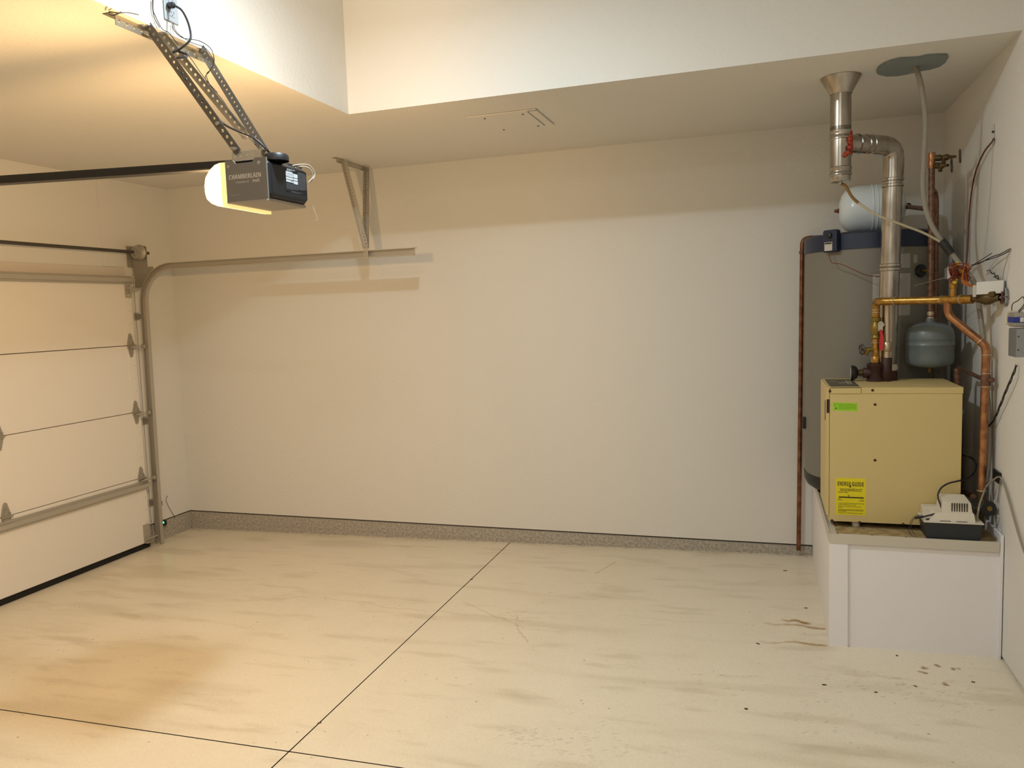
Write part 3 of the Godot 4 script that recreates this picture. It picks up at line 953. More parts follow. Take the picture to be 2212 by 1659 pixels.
func build_opener() -> void:
	var z0 := 2.70; var z1 := 2.98; var x0 := 2.885; var x1 := 3.072; var y0 := 2.262; var y1 := 2.418
	var o := thing("garage_door_opener", Vector3(2.97, y0, 2.84), "dark grey garage door opener with glowing lens under the ceiling", "door opener")
	var b := MB.new()
	b.box(Vector3(x0, y0 + 0.006, z0), Vector3(x1, y1, z1 - 0.004), 0.022)
	b.box(Vector3(x0 + 0.01, y0 + 0.02, z0 - 0.016), Vector3(x1 - 0.03, y1 - 0.02, z0 + 0.02), 0.012)
	obj("housing", b, M.plastic, o)
	b = MB.new()
	# front plate with the dip in its top edge
	b.extrude(PackedVector2Array([Vector2(x0 + 0.002, y0 + 0.004), Vector2(x1 - 0.004, y0 + 0.004), Vector2(x1 - 0.004, y1), Vector2(x0 + 0.135, y1), Vector2(x0 + 0.122, y1 - 0.014), Vector2(x0 + 0.048, y1 - 0.014), Vector2(x0 + 0.036, y1), Vector2(x0 + 0.002, y1)]), Vector3(0, 0, z1 - 0.006), Vector3.RIGHT, Vector3.UP, Vector3(0, 0, 0.008))
	var fp := obj("front_plate", b, M.panel_grey, o)
	var fb := Basis.IDENTITY
	letters("lettering", "CHAMBERLAIN", 0.0165, Vector3(2.972, 2.355, z1 + 0.0021), fb, M.logo, fp, true, 0.142)
	letters("lettering", "POWERED BY", 0.006, Vector3(2.960, 2.334, z1 + 0.0021), fb, M.logo, fp, false, 0.06)
	letters("lettering", "myQ", 0.010, Vector3(3.020, 2.336, z1 + 0.0021), fb, M.logo, fp, true, 0.03)
	letters("lettering", "B2405", 0.006, Vector3(2.925, 2.288, z1 + 0.0021), fb, M.underside, fp, false, 0.035)
	b = MB.new()
	b.lathe(Vector3(2.900, 2.395, z1 + 0.002), Vector3.BACK, [Vector2(0.006, 0), Vector2(0.0055, 0.0012), Vector2(0, 0.0014)], 14)
	obj("emblem", b, M.underside, fp)
	b = MB.new()
	b.lathe(Vector3(3.035, 2.398, z1 + 0.002), Vector3.BACK, [Vector2(0.007, 0), Vector2(0.006, 0.0012), Vector2(0, 0.0014)], 14)
	obj("emblem", b, M.underside, fp)
	# underside plate
	b = MB.new()
	b.box(Vector3(x0 - 0.002, y0 - 0.002, z0 + 0.01), Vector3(x1 - 0.016, y0 + 0.010, z1 + 0.0), 0.002)
	obj("underside_plate", b, M.underside, o)
	# lens: a rounded trough along the door side
	b = MB.new()
	b.extrude(PackedVector2Array([Vector2(x0 - 0.024, y1 - 0.004), Vector2(x0 - 0.048, y1 - 0.010), Vector2(x0 - 0.074, y1 - 0.028), Vector2(x0 - 0.094, y1 - 0.054), Vector2(x0 - 0.101, y1 - 0.084), Vector2(x0 - 0.100, y1 - 0.112), Vector2(x0 - 0.094, y1 - 0.134), Vector2(x0 - 0.074, y1 - 0.152), Vector2(x0 - 0.046, y1 - 0.164), Vector2(x0 - 0.024, y1 - 0.168)]), Vector3(0, 0, z0 + 0.004), Vector3.RIGHT, Vector3.UP, Vector3(0, 0, z1 - z0 - 0.006), true)
	obj("lamp_lens", b, M.lens, o, "glowing warm white lens")
	b = MB.new()
	b.extrude(PackedVector2Array([Vector2(x0 + 0.001, y1 - 0.004), Vector2(x0 - 0.0242, y1 - 0.004), Vector2(x0 - 0.0242, y1 - 0.168), Vector2(x0 + 0.001, y1 - 0.170)]), Vector3(0, 0, z0 + 0.004), Vector3.RIGHT, Vector3.UP, Vector3(0, 0, z1 - z0 - 0.006))
	obj("lamp_lens", b, M.lens_dim, o, "dimmer lens edge beside the front plate")
	# warning label on the end
	var im := Image.create(256, 160, false, Image.FORMAT_RGB8)
	im.fill(Color("15171c"))
	var wh := Color("c9d0d6")
	fine_print(im, 22, 120, 6, 2, 8, 4, wh, 2)
	im.fill_rect(Rect2i(6, 24, 84, 34), wh); im.fill_rect(Rect2i(94, 30, 52, 26), wh)
	im.fill_rect(Rect2i(6, 62, 84, 14), wh); im.fill_rect(Rect2i(94, 60, 52, 14), wh)
	im.fill_rect(Rect2i(6, 80, 60, 14), wh); im.fill_rect(Rect2i(94, 78, 52, 20), wh)
	im.fill_rect(Rect2i(70, 82, 20, 12), wh)
	fine_print(im, 14, 84, 34, 3, 8, 3, Color("4a4f56"), 12)
	var dim := Color("7d8288")
	fine_print(im, 6, 148, 102, 7, 6, 2, dim, 3)
	fine_print(im, 152, 248, 12, 20, 6, 2, dim, 4)
	fine_print(im, 60, 200, 150, 2, 6, 2, dim, 5)
	b = MB.new()
	b.print_face(Vector3(x1 + 0.0006, 2.398, 2.868), Vector3(x1 + 0.0006, 2.398, 2.722), Vector3(x1 + 0.0006, 2.306, 2.722), Vector3(x1 + 0.0006, 2.306, 2.868))
	b.quad(Vector3(x1, 2.398, 2.868), Vector3(x1, 2.398, 2.722), Vector3(x1 + 0.0006, 2.398, 2.722), Vector3(x1 + 0.0006, 2.398, 2.868), Vector3.UP)
	obj("warning_label", b, printed(im, 0.4), o, "black label with white print")
	# terminal cover on top
	b = MB.new()
	b.lathe(Vector3(3.061, 2.425, 2.906) + Vector3(0.0, -0.012, 0.0), Vector3.UP, [Vector2(0.048, 0), Vector2(0.048, 0.020), Vector2(0.043, 0.026), Vector2(0, 0.027)], 20)
	obj("sprocket_cover", b, M.black, o)
	b = MB.new()
	b.box(Vector3(3.0, y1 - 0.004, 2.71), Vector3(3.05, y1 + 0.008, 2.80), 0.004)
	obj("terminal_cover", b, M.black, o)
	b = MB.new()
	b.tube(MB.smooth([Vector3(3.062, 2.414, 2.80), Vector3(3.075, 2.425, 2.76), Vector3(3.082, 2.428, 2.71), Vector3(3.09, 2.40, 2.685), Vector3(3.085, 2.37, 2.70), Vector3(3.074, 2.36, 2.715)]), 0.0022, 6)
	b.tube(MB.smooth([Vector3(3.060, 2.410, 2.78), Vector3(3.078, 2.418, 2.75), Vector3(3.088, 2.412, 2.715), Vector3(3.09, 2.385, 2.70), Vector3(3.082, 2.362, 2.72)]), 0.0022, 6)
	obj("sensor_leads", b, M.wire_white, o)
	# top bracket the straps bolt to
	b = MB.new()
	b.perforated(Vector3(2.905, 2.452, z1 - 0.02), Vector3(3.036, 2.452, z1 - 0.02), Vector3(0, -1, 0), 0.036, 0.003, 0.024, 0.0045)
	b.box(Vector3(2.905, 2.416, z1 - 0.075), Vector3(3.036, 2.419, z1 - 0.018), 0.0005)
	obj("mounting_bracket", b, M.galv, o)
	# rail to the header over the door
	b = MB.new()
	b.hexa([Vector3(0.07, 2.512, 2.823), Vector3(2.95, 2.418, 2.823), Vector3(2.95, 2.418, 2.853), Vector3(0.07, 2.512, 2.853), Vector3(0.07, 2.546, 2.823), Vector3(2.95, 2.445, 2.823), Vector3(2.95, 2.445, 2.853), Vector3(0.07, 2.546, 2.853)])
	b.hexa([Vector3(0.07, 2.506, 2.813), Vector3(2.95, 2.412, 2.813), Vector3(2.95, 2.412, 2.863), Vector3(0.07, 2.506, 2.863), Vector3(0.07, 2.512, 2.813), Vector3(2.95, 2.418, 2.813), Vector3(2.95, 2.418, 2.863), Vector3(0.07, 2.512, 2.863)])
	obj("rail", b, M.black, o, "long black rail")
	b = MB.new()
	b.box(Vector3(0.0, 2.49, 2.79), Vector3(0.006, 2.57, 2.89), 0.001)
	b.box(Vector3(0.006, 2.505, 2.805), Vector3(0.09, 2.552, 2.809), 0.001)
	b.box(Vector3(0.006, 2.505, 2.867), Vector3(0.09, 2.552, 2.871), 0.001)
	obj("header_bracket", b, M.galv, o)

	# perforated straps to the dropped ceiling
	var h := thing("opener_hanger", Vector3(2.6, SOFFIT_Y, 2.9), "slanted perforated steel straps hanging the door opener from the ceiling", "hanger")
	b = MB.new()
	var cx := 2.594
	b.perforated(Vector3(cx, SOFFIT_Y - 0.038, 3.16), Vector3(cx, SOFFIT_Y - 0.038, 2.62), Vector3.UP, 0.036, 0.002, 0.036, 0.006)
	b.perforated(Vector3(cx, SOFFIT_Y - 0.0015, 3.18), Vector3(cx, SOFFIT_Y - 0.0015, 2.62), Vector3(-1, 0, 0), 0.036, 0.002, 0.036, 0.006)
	obj("ceiling_angle", b, M.zinc, h)
	var a1 := Vector3(2.598, 2.928, 3.02); var b1 := Vector3(2.922, 2.440, 2.962)
	var a2 := Vector3(2.606, 2.928, 2.735); var b2 := Vector3(3.008, 2.440, 2.915)
	var mid1 := a1.lerp(b1, 0.80)
	b = MB.new()
	b.perforated(a1, mid1, Vector3(1, 0.65, 0), 0.034, 0.0025, 0.026, 0.006)
	b.perforated(a1, mid1, Vector3(0, 0, -1), 0.03, 0.0025, 0.026, 0.006)
	obj("strap", b, M.strap, h)
	b = MB.new()
	b.perforated(a1.lerp(b1, 0.76) + Vector3(0.002, 0, 0.004), b1 + Vector3(0.002, 0, 0.004), Vector3(1, 0.65, 0), 0.032, 0.0025, 0.026, 0.006)
	obj("strap", b, M.strap, h)
	b = MB.new()
	b.perforated(a2, b2, Vector3(1, 0.65, 0), 0.034, 0.0025, 0.026, 0.006)
	b.perforated(a2, b2, Vector3(0, 0, -1), 0.03, 0.0025, 0.026, 0.006)
	obj("strap", b, M.strap, h)
	b = MB.new()
	var c1 := Vector3(2.602, 2.915, 2.95); var c2 := Vector3(2.885, 2.525, 2.86)
	b.perforated(c1, c2, Vector3(1, 0.65, 0), 0.034, 0.0025, 0.026, 0.006)
	b.perforated(c1, c2, Vector3(0.1, 0, -1), 0.03, 0.0025, 0.026, 0.006)
	obj("brace", b, M.zinc, h)
	for q in [a1 + Vector3(0.012, -0.02, 0.002), b1 + Vector3(0.006, 0.02, 0.004), b2 + Vector3(0.006, 0.02, 0.002), a2 + Vector3(0.012, -0.02, 0.002), mid1 + Vector3(0.01, 0.02, 0.002)]:
		b = MB.new()
		b.cyl(q, q + Vector3(0, 0, 0.012), 0.008, 6)
		obj("bolt_head", b, M.zinc, h)
	b = MB.new()
	b.cyl(b1 + Vector3(0.006, 0.02, 0.012), b1 + Vector3(0.006, 0.02, 0.035), 0.004, 8)
	obj("hitch_pin", b, M.zinc, h)

	# outlet on the side of the dropped ceiling
	var w := thing("wall_outlet", Vector3(SOFFIT_X, 2.99, 2.92), "white duplex outlet on the dropped ceiling side above the straps", "outlet")
	b = MB.new()
	b.box(Vector3(SOFFIT_X + 0.0005, 2.984, 2.868), Vector3(SOFFIT_X + 0.007, 3.105, 2.945), 0.003)
	obj("cover_plate", b, M.outlet, w)
	for y in [3.018, 3.068]:
		b = MB.new()
		var pr := []
		for k in 16:
			var a := TAU * k / 16
			pr.append(Vector2(clampf(cos(a) * 0.018, -0.0165, 0.0165), clampf(sin(a) * 0.018, -0.014, 0.014)))
		b.extrude(PackedVector2Array(pr), Vector3(SOFFIT_X + 0.007, y, 2.905), Vector3(0, 0, 1), Vector3.UP, Vector3(0.002, 0, 0))
		var f := obj("socket", b, M.outlet, w)
		b = MB.new()
		b.box(Vector3(SOFFIT_X + 0.0085, y - 0.002, 2.897), Vector3(SOFFIT_X + 0.0095, y + 0.007, 2.899))
		b.box(Vector3(SOFFIT_X + 0.0085, y - 0.002, 2.911), Vector3(SOFFIT_X + 0.0095, y + 0.006, 2.913))
		b.cyl(Vector3(SOFFIT_X + 0.0085, y - 0.008, 2.905), Vector3(SOFFIT_X + 0.0095, y - 0.008, 2.905), 0.0025, 8)
		obj("slots", b, M.ink, f)
	# power cord with plug
	var c := thing("power_cord", Vector3(2.65, 2.7, 2.9), "thick black power cord from the outlet to the opener", "cord")
	b = MB.new()
	b.tube(MB.smooth([Vector3(2.664, 3.034, 2.930), Vector3(2.697, 3.012, 2.930), Vector3(2.729, 2.964, 2.940), Vector3(2.748, 2.912, 2.950), Vector3(2.748, 2.882, 2.960), Vector3(2.721, 2.851, 2.980), Vector3(2.681, 2.831, 2.990), Vector3(2.691, 2.849, 2.970), Vector3(2.728, 2.834, 2.960), Vector3(2.731, 2.819, 2.970), Vector3(2.705, 2.811, 2.990), Vector3(2.719, 2.759, 2.975), Vector3(2.760, 2.682, 2.955), Vector3(2.819, 2.624, 2.955), Vector3(2.863, 2.568, 2.950), Vector3(2.926, 2.530, 2.940), Vector3(2.989, 2.500, 2.930), Vector3(3.023, 2.462, 2.910), Vector3(3.022, 2.447, 2.880)], 6), 0.0042, 8)
	obj("cable", b, M.cord, c)
	b = MB.new()
	b.bar(Vector3(2.570, 3.053, 2.905), Vector3(2.666, 3.035, 2.930), Vector3.UP, 0.022, 0.022, 0.007)
	obj("plug", b, M.cord, c)
	# low voltage wires
	b = MB.new()
	b.tube(MB.smooth([Vector3(2.633, 3.033, 3.005), Vector3(2.633, 2.994, 3.009), Vector3(2.634, 2.975, 3.000), Vector3(2.640, 2.936, 2.977), Vector3(2.634, 2.934, 2.931), Vector3(2.670, 2.885, 2.930)]), 0.0016, 6)
	b.tube(MB.smooth([Vector3(2.632, 3.032, 3.008), Vector3(2.632, 2.998, 3.010), Vector3(2.632, 2.966, 3.003), Vector3(2.632, 2.940, 2.980)]), 0.0016, 6)
	lone("bell_wire", b, M.wire_black, "thin bell wire down the dropped ceiling side left of the outlet", "wire")
	b = MB.new()
	b.tube(MB.smooth([Vector3(2.634, 2.978, 2.912), Vector3(2.640, 2.950, 2.911), Vector3(2.669, 2.922, 2.900), Vector3(2.728, 2.909, 2.880), Vector3(2.764, 2.881, 2.860), Vector3(2.768, 2.839, 2.850), Vector3(2.742, 2.810, 2.840), Vector3(2.728, 2.788, 2.850), Vector3(2.752, 2.741, 2.860), Vector3(2.809, 2.679, 2.870), Vector3(2.855, 2.619, 2.880), Vector3(2.908, 2.557, 2.900), Vector3(2.956, 2.500, 2.900), Vector3(2.978, 2.470, 2.890)]), 0.0016, 6)
	b.tube(MB.smooth([Vector3(2.634, 2.980, 2.906), Vector3(2.640, 2.948, 2.897), Vector3(2.701, 2.903, 2.900), Vector3(2.742, 2.884, 2.860), Vector3(2.765, 2.831, 2.850), Vector3(2.734, 2.802, 2.840), Vector3(2.722, 2.774, 2.850), Vector3(2.785, 2.700, 2.870), Vector3(2.831, 2.639, 2.880), Vector3(2.882, 2.584, 2.890), Vector3(2.928, 2.546, 2.900)]), 0.0014, 6)
	b.tube(MB.smooth([Vector3(2.692, 2.860, 2.920), Vector3(2.730, 2.821, 2.930), Vector3(2.762, 2.774, 2.930), Vector3(2.797, 2.730, 2.930), Vector3(2.828, 2.691, 2.920)]), 0.0014, 6)
	lone("bell_wire", b, M.wire_black, "looped bell wires running down the right strap of the opener", "wire")
	# bare wire strands behind the angle
	b = MB.new()
	b.tube(MB.smooth([Vector3(2.601, 2.932, 3.192), Vector3(2.644, 2.920, 3.195), Vector3(2.656, 2.930, 3.165), Vector3(2.672, 2.932, 3.128)], 3), 0.0022, 6)
	b.tube(MB.smooth([Vector3(2.594, 2.925, 3.192), Vector3(2.632, 2.910, 3.207), Vector3(2.660, 2.920, 3.198)], 3), 0.0022, 6)
	lone("wire_tie", b, M.steel_dark, "twisted wire ends at the far end of the opener angle", "wire")
	# a strand of cobweb by the opener
	b = MB.new()
	b.tube([Vector3(3.082, 2.270, 2.700), Vector3(3.089, 2.244, 2.700), Vector3(3.098, 2.219, 2.700), Vector3(3.103, 2.202, 2.700), Vector3(3.087, 2.212, 2.700)], 0.0009, 5)
	lone("hanging_thread", b, M.wire_white, "tiny pale thread dangling by the opener corner", "thread")

func build_ceiling_bits() -> void:
	# lamp on the high ceiling, above the top of the photograph
	var l := thing("ceiling_lamp", Vector3(3.53, HIGH_Y, 2.95), "bare bulb lampholder on the high ceiling", "lamp")
	var b := MB.new()
	b.lathe(Vector3(3.53, HIGH_Y, 2.95), Vector3.DOWN, [Vector2(0.075, 0), Vector2(0.073, 0.012), Vector2(0.045, 0.03), Vector2(0.03, 0.035), Vector2(0.03, 0.09), Vector2(0, 0.09)], 28)
	obj("lampholder", b, M.white, l)
	b = MB.new()
	b.ball(Vector3(3.53, 3.46, 2.95), 0.060, 12, 24)
	b.cyl(Vector3(3.53, 3.50, 2.95), Vector3(3.53, 3.55, 2.95), 0.022, 16)
	obj("bulb", b, M.bulb, l)
	# unseen tube fitting added behind the viewer to fill the right side
	l = thing("ceiling_lamp", Vector3(4.35, HIGH_Y, 5.9), "added unseen tube fill light on the high ceiling behind the viewer", "lamp")
	b = MB.new()
	b.box(Vector3(3.74, HIGH_Y - 0.055, 5.82), Vector3(4.96, HIGH_Y, 5.98), 0.01)
	obj("fitting", b, M.white, l)
	b = MB.new()
	b.box(Vector3(3.76, HIGH_Y - 0.075, 5.83), Vector3(4.94, HIGH_Y - 0.056, 5.97), 0.006)
	obj("fill_diffuser", b, M.bulb, l)
	# attic access panel
	var a := thing("access_panel", Vector3(3.42, SOFFIT_Y, 1.0), "small square access panel in the low ceiling", "panel")
	b = MB.new()
	b.box(Vector3(3.235, SOFFIT_Y - 0.010, 0.80), Vector3(3.555, SOFFIT_Y - 0.0005, 1.185), 0.002)
	obj("cover", b, M.wall, a)
	b = MB.new()
	b.box(Vector3(3.562, SOFFIT_Y - 0.009, 0.80), Vector3(3.612, SOFFIT_Y - 0.0005, 1.20), 0.002)
	b.box(Vector3(3.20, SOFFIT_Y - 0.009, 1.188), Vector3(3.612, SOFFIT_Y - 0.0005, 1.204), 0.002)
	obj("frame", b, M.wall, a)
	for q in [[3.29, 1.15], [3.52, 1.15], [3.30, 0.835], [3.52, 0.835]]:
		b = MB.new()
		b.cyl(Vector3(q[0], SOFFIT_Y - 0.0105, q[1]), Vector3(q[0], SOFFIT_Y - 0.013, q[1]), 0.006, 10)
		obj("screw", b, M.screw, a)
	# grey sealed patch round the hose
	b = MB.new()
	var poly := PackedVector2Array()
	for p in [Vector3(5.355, 2.936, 1.162), Vector3(5.354, 2.936, 1.234), Vector3(5.369, 2.936, 1.290), Vector3(5.398, 2.936, 1.330), Vector3(5.435, 2.936, 1.350), Vector3(5.486, 2.936, 1.334), Vector3(5.516, 2.936, 1.328), Vector3(5.543, 2.936, 1.345), Vector3(5.592, 2.936, 1.337), Vector3(5.634, 2.936, 1.318), Vector3(5.650, 2.936, 1.268), Vector3(5.653, 2.936, 1.192), Vector3(5.641, 2.936, 1.127), Vector3(5.607, 2.936, 1.095), Vector3(5.557, 2.936, 1.085), Vector3(5.514, 2.936, 1.055), Vector3(5.470, 2.936, 1.042), Vector3(5.414, 2.936, 1.059), Vector3(5.369, 2.936, 1.114)]:
		poly.append(Vector2(p.x, p.z))
	b.extrude(poly, Vector3(0, SOFFIT_Y - 0.0005, 0), Vector3.RIGHT, Vector3.BACK, Vector3(0, -0.010, 0))
	lone("ceiling_patch", b, M.foam, "irregular dark grey patch on the low ceiling around the clear hose", "patch")

func build_tanks() -> void:
	var c := Vector3(5.41, 0.668, 0.43); var r := 0.352
	var t := thing("hot_water_tank", c, "tall grey hot water tank with dark blue top band behind the boiler", "water tank")
	var b := MB.new()
	b.lathe(c, Vector3.UP, [Vector2(0, 0.08), Vector2(r, 0.08), Vector2(r, 1.433), Vector2(0, 1.433)], 64)
	obj("jacket", b, M.tank, t)
	b = MB.new()
	b.lathe(c, Vector3.UP, [Vector2(0, 0.0), Vector2(r - 0.05, 0.0), Vector2(r - 0.012, 0.025), Vector2(r + 0.004, 0.06), Vector2(r + 0.005, 0.1), Vector2(r - 0.01, 0.1)], 64)
	obj("base_ring", b, M.black, t)
	b = MB.new()
	b.lathe(c, Vector3.UP, [Vector2(r - 0.01, 1.423), Vector2(r + 0.006, 1.423), Vector2(r + 0.006, 1.508), Vector2(r - 0.01, 1.519), Vector2(r * 0.6, 1.526), Vector2(0, 1.527)], 64)
	obj("top_band", b, M.tank_blue, t)
	# things printed or mounted on the jacket, by angle round it
	tank_sheet(t, c, r, -3.0, 30.0, 1.715, 1.945, 41)
	tank_sheet(t, c, r, 20.5, 29.5, 1.975, 2.052, 42)
	tank_sheet(t, c, r, 33.0, 37.0, 2.00, 2.045, 43)
	b = MB.new()
	var dir := Vector3(sin(deg_to_rad(40)), 0, cos(deg_to_rad(40)))
	var hp := c + dir * r + Vector3(0, 1.288, 0)
	b.lathe(hp, dir, [Vector2(0.032, 0), Vector2(0.036, 0.012), Vector2(0.033, 0.02), Vector2(0, 0.022)], 20)
	obj("probe_cover", b, M.black, t)
	b = MB.new()
	b.cyl(hp + dir * 0.02, hp + dir * 0.05, 0.008, 10)
	obj("probe", b, M.brass, t)
	b = MB.new()
	b.box_at(c + Vector3(-r - 0.006, 0.40, 0.03), Basis.IDENTITY, Vector3(0.010, 0.035, 0.02), 0.004)
	obj("drain_cap", b, M.black, t)
	# aquastat on the band
	var s := Vector3(sin(deg_to_rad(-37)), 0, cos(deg_to_rad(-37)))
	var bs := Basis(Vector3(s.z, 0, -s.x), Vector3.UP, s)
	var bc := c + s * (r + 0.022) + Vector3(0, 1.475, 0)
	b = MB.new()
	b.box_at(bc, bs, Vector3(0.045, 0.062, 0.022), 0.008)
	var aq := obj("aquastat", b, M.tank_blue, t)
	b = MB.new()
	b.box_at(bc + s * 0.0225 + Vector3(0, -0.030, 0) - bs.x * 0.006, bs, Vector3(0.024, 0.024, 0.001))
	obj("rating_label", b, M.paper, aq)
	b = MB.new()
	b.box_at(bc + s * 0.0238 + Vector3(0, -0.013, 0) - bs.x * 0.006, bs, Vector3(0.021, 0.004, 0.0006))
	obj("print", b, M.ink, aq)
	b = MB.new()
	b.lathe(bc + s * 0.02 + Vector3(0, 0.03, 0), s, [Vector2(0.018, 0), Vector2(0.016, 0.012), Vector2(0, 0.016)], 18)
	obj("dial", b, M.black, aq)
	b = MB.new()
	b.tube(MB.smooth([Vector3(5.167, 2.080, 0.760), Vector3(5.173, 2.040, 0.780), Vector3(5.184, 2.018, 0.800), Vector3(5.228, 2.006, 0.840), Vector3(5.289, 1.972, 0.860), Vector3(5.347, 1.942, 0.860), Vector3(5.405, 1.932, 0.860), Vector3(5.452, 1.922, 0.850)]), 0.0022, 6)
	lone("sensor_lead", b, M.wire_brown, "thin brown wire drooping from the tank control to the flue", "wire")

	# expansion tank lying on top
	var e := thing("expansion_tank", Vector3(5.42, 2.2, 0.43), "white expansion tank lying on its side on the water tank", "expansion tank")
	var x0 := 5.245; var er := 0.136; var ec := Vector3(x0, 2.338, 0.43)
	b = MB.new()
	b.lathe(ec, Vector3.RIGHT, [Vector2(0, 0), Vector2(er * 0.35, 0.004), Vector2(er * 0.65, 0.016), Vector2(er * 0.85, 0.038), Vector2(er * 0.96, 0.065), Vector2(er, 0.095), Vector2(er, 0.172), Vector2(er + 0.003, 0.174), Vector2(er + 0.003, 0.178), Vector2(er, 0.180), Vector2(er, 0.196), Vector2(er + 0.003, 0.198), Vector2(er + 0.003, 0.202), Vector2(er, 0.204), Vector2(er, 0.27), Vector2(er * 0.95, 0.30), Vector2(er * 0.8, 0.33), Vector2(er * 0.5, 0.352), Vector2(0.03, 0.36), Vector2(0, 0.36)], 48)
	obj("shell", b, M.tank_white, e)
	b = MB.new()
	b.cyl(ec + Vector3(-0.024, 0, 0), ec + Vector3(0.006, 0, 0), 0.009, 12, 0.002)
	b.cyl(ec + Vector3(-0.006, 0, 0), ec + Vector3(0.004, 0, 0), 0.014, 12)
	obj("air_valve", b, M.wire_brown, e)

	# smaller grey expansion tank hung from the riser
	var gc := Vector3(5.668, 1.435, 0.845)
	var g := thing("expansion_tank", gc, "dark grey domed expansion tank hanging in front of the water tank", "expansion tank")
	var gr := 0.117
	b = MB.new()
	b.lathe(gc, Vector3.UP, [Vector2(0, 0.0), Vector2(gr * 0.5, 0.0), Vector2(gr * 0.88, 0.012), Vector2(gr * 0.97, 0.028), Vector2(gr, 0.05), Vector2(gr, 0.118), Vector2(gr + 0.002, 0.120), Vector2(gr + 0.002, 0.125), Vector2(gr, 0.127), Vector2(gr, 0.15), Vector2(gr + 0.002, 0.152), Vector2(gr + 0.002, 0.156), Vector2(gr - 0.001, 0.158), Vector2(gr - 0.003, 0.185), Vector2(gr * 0.88, 0.213), Vector2(gr * 0.6, 0.232), Vector2(gr * 0.25, 0.241), Vector2(0.022, 0.243), Vector2(0.02, 0.262), Vector2(0, 0.262)], 44)
	obj("shell", b, M.tank_grey, g)
	b = MB.new()
	b.cyl(gc + Vector3(0, -0.03, 0), gc + Vector3(0, 0.002, 0), 0.009, 12, 0.002)
	obj("air_valve", b, M.brass, g)

# a sheet of print bent round the tank jacket, from angle a to b (degrees from facing out), between two heights
func tank_sheet(t: Node3D, c: Vector3, r: float, a: float, bb: float, y0: float, y1: float, sd: int) -> void:
	var im := Image.create(96, 128, false, Image.FORMAT_RGB8)
	im.fill(Color("a9a59c"))
	fine_print(im, 8, 88, 6, 1, 8, 3, Color("55504a"), sd)
	fine_print(im, 8, 88, 16, 15, 7, 1, Color("77726a"), sd + 9)
	var b := MB.new()
	var m := 6
	for i in m:
		var p := []
		for k in 2:
			var an := deg_to_rad(lerpf(a, bb, (i + k) / float(m)))
			p.append(Vector3(sin(an), 0, cos(an)))
		var o := r + 0.0015
		var q := [c + p[0] * o, c + p[1] * o]
		q[0].y = y1; q[1].y = y1
		var w := [q[0], q[1]]
		w[0].y = y0; w[1].y = y0
		b.tri(q[0], q[1], w[1], p[0], p[1], p[1], Vector2(i / float(m), 0), Vector2((i + 1) / float(m), 0), Vector2((i + 1) / float(m), 1))
		b.tri(q[0], w[1], w[0], p[0], p[1], p[0], Vector2(i / float(m), 0), Vector2((i + 1) / float(m), 1), Vector2(i / float(m), 1))
	obj("instruction_sheet", b, printed(im, 0.7), t)

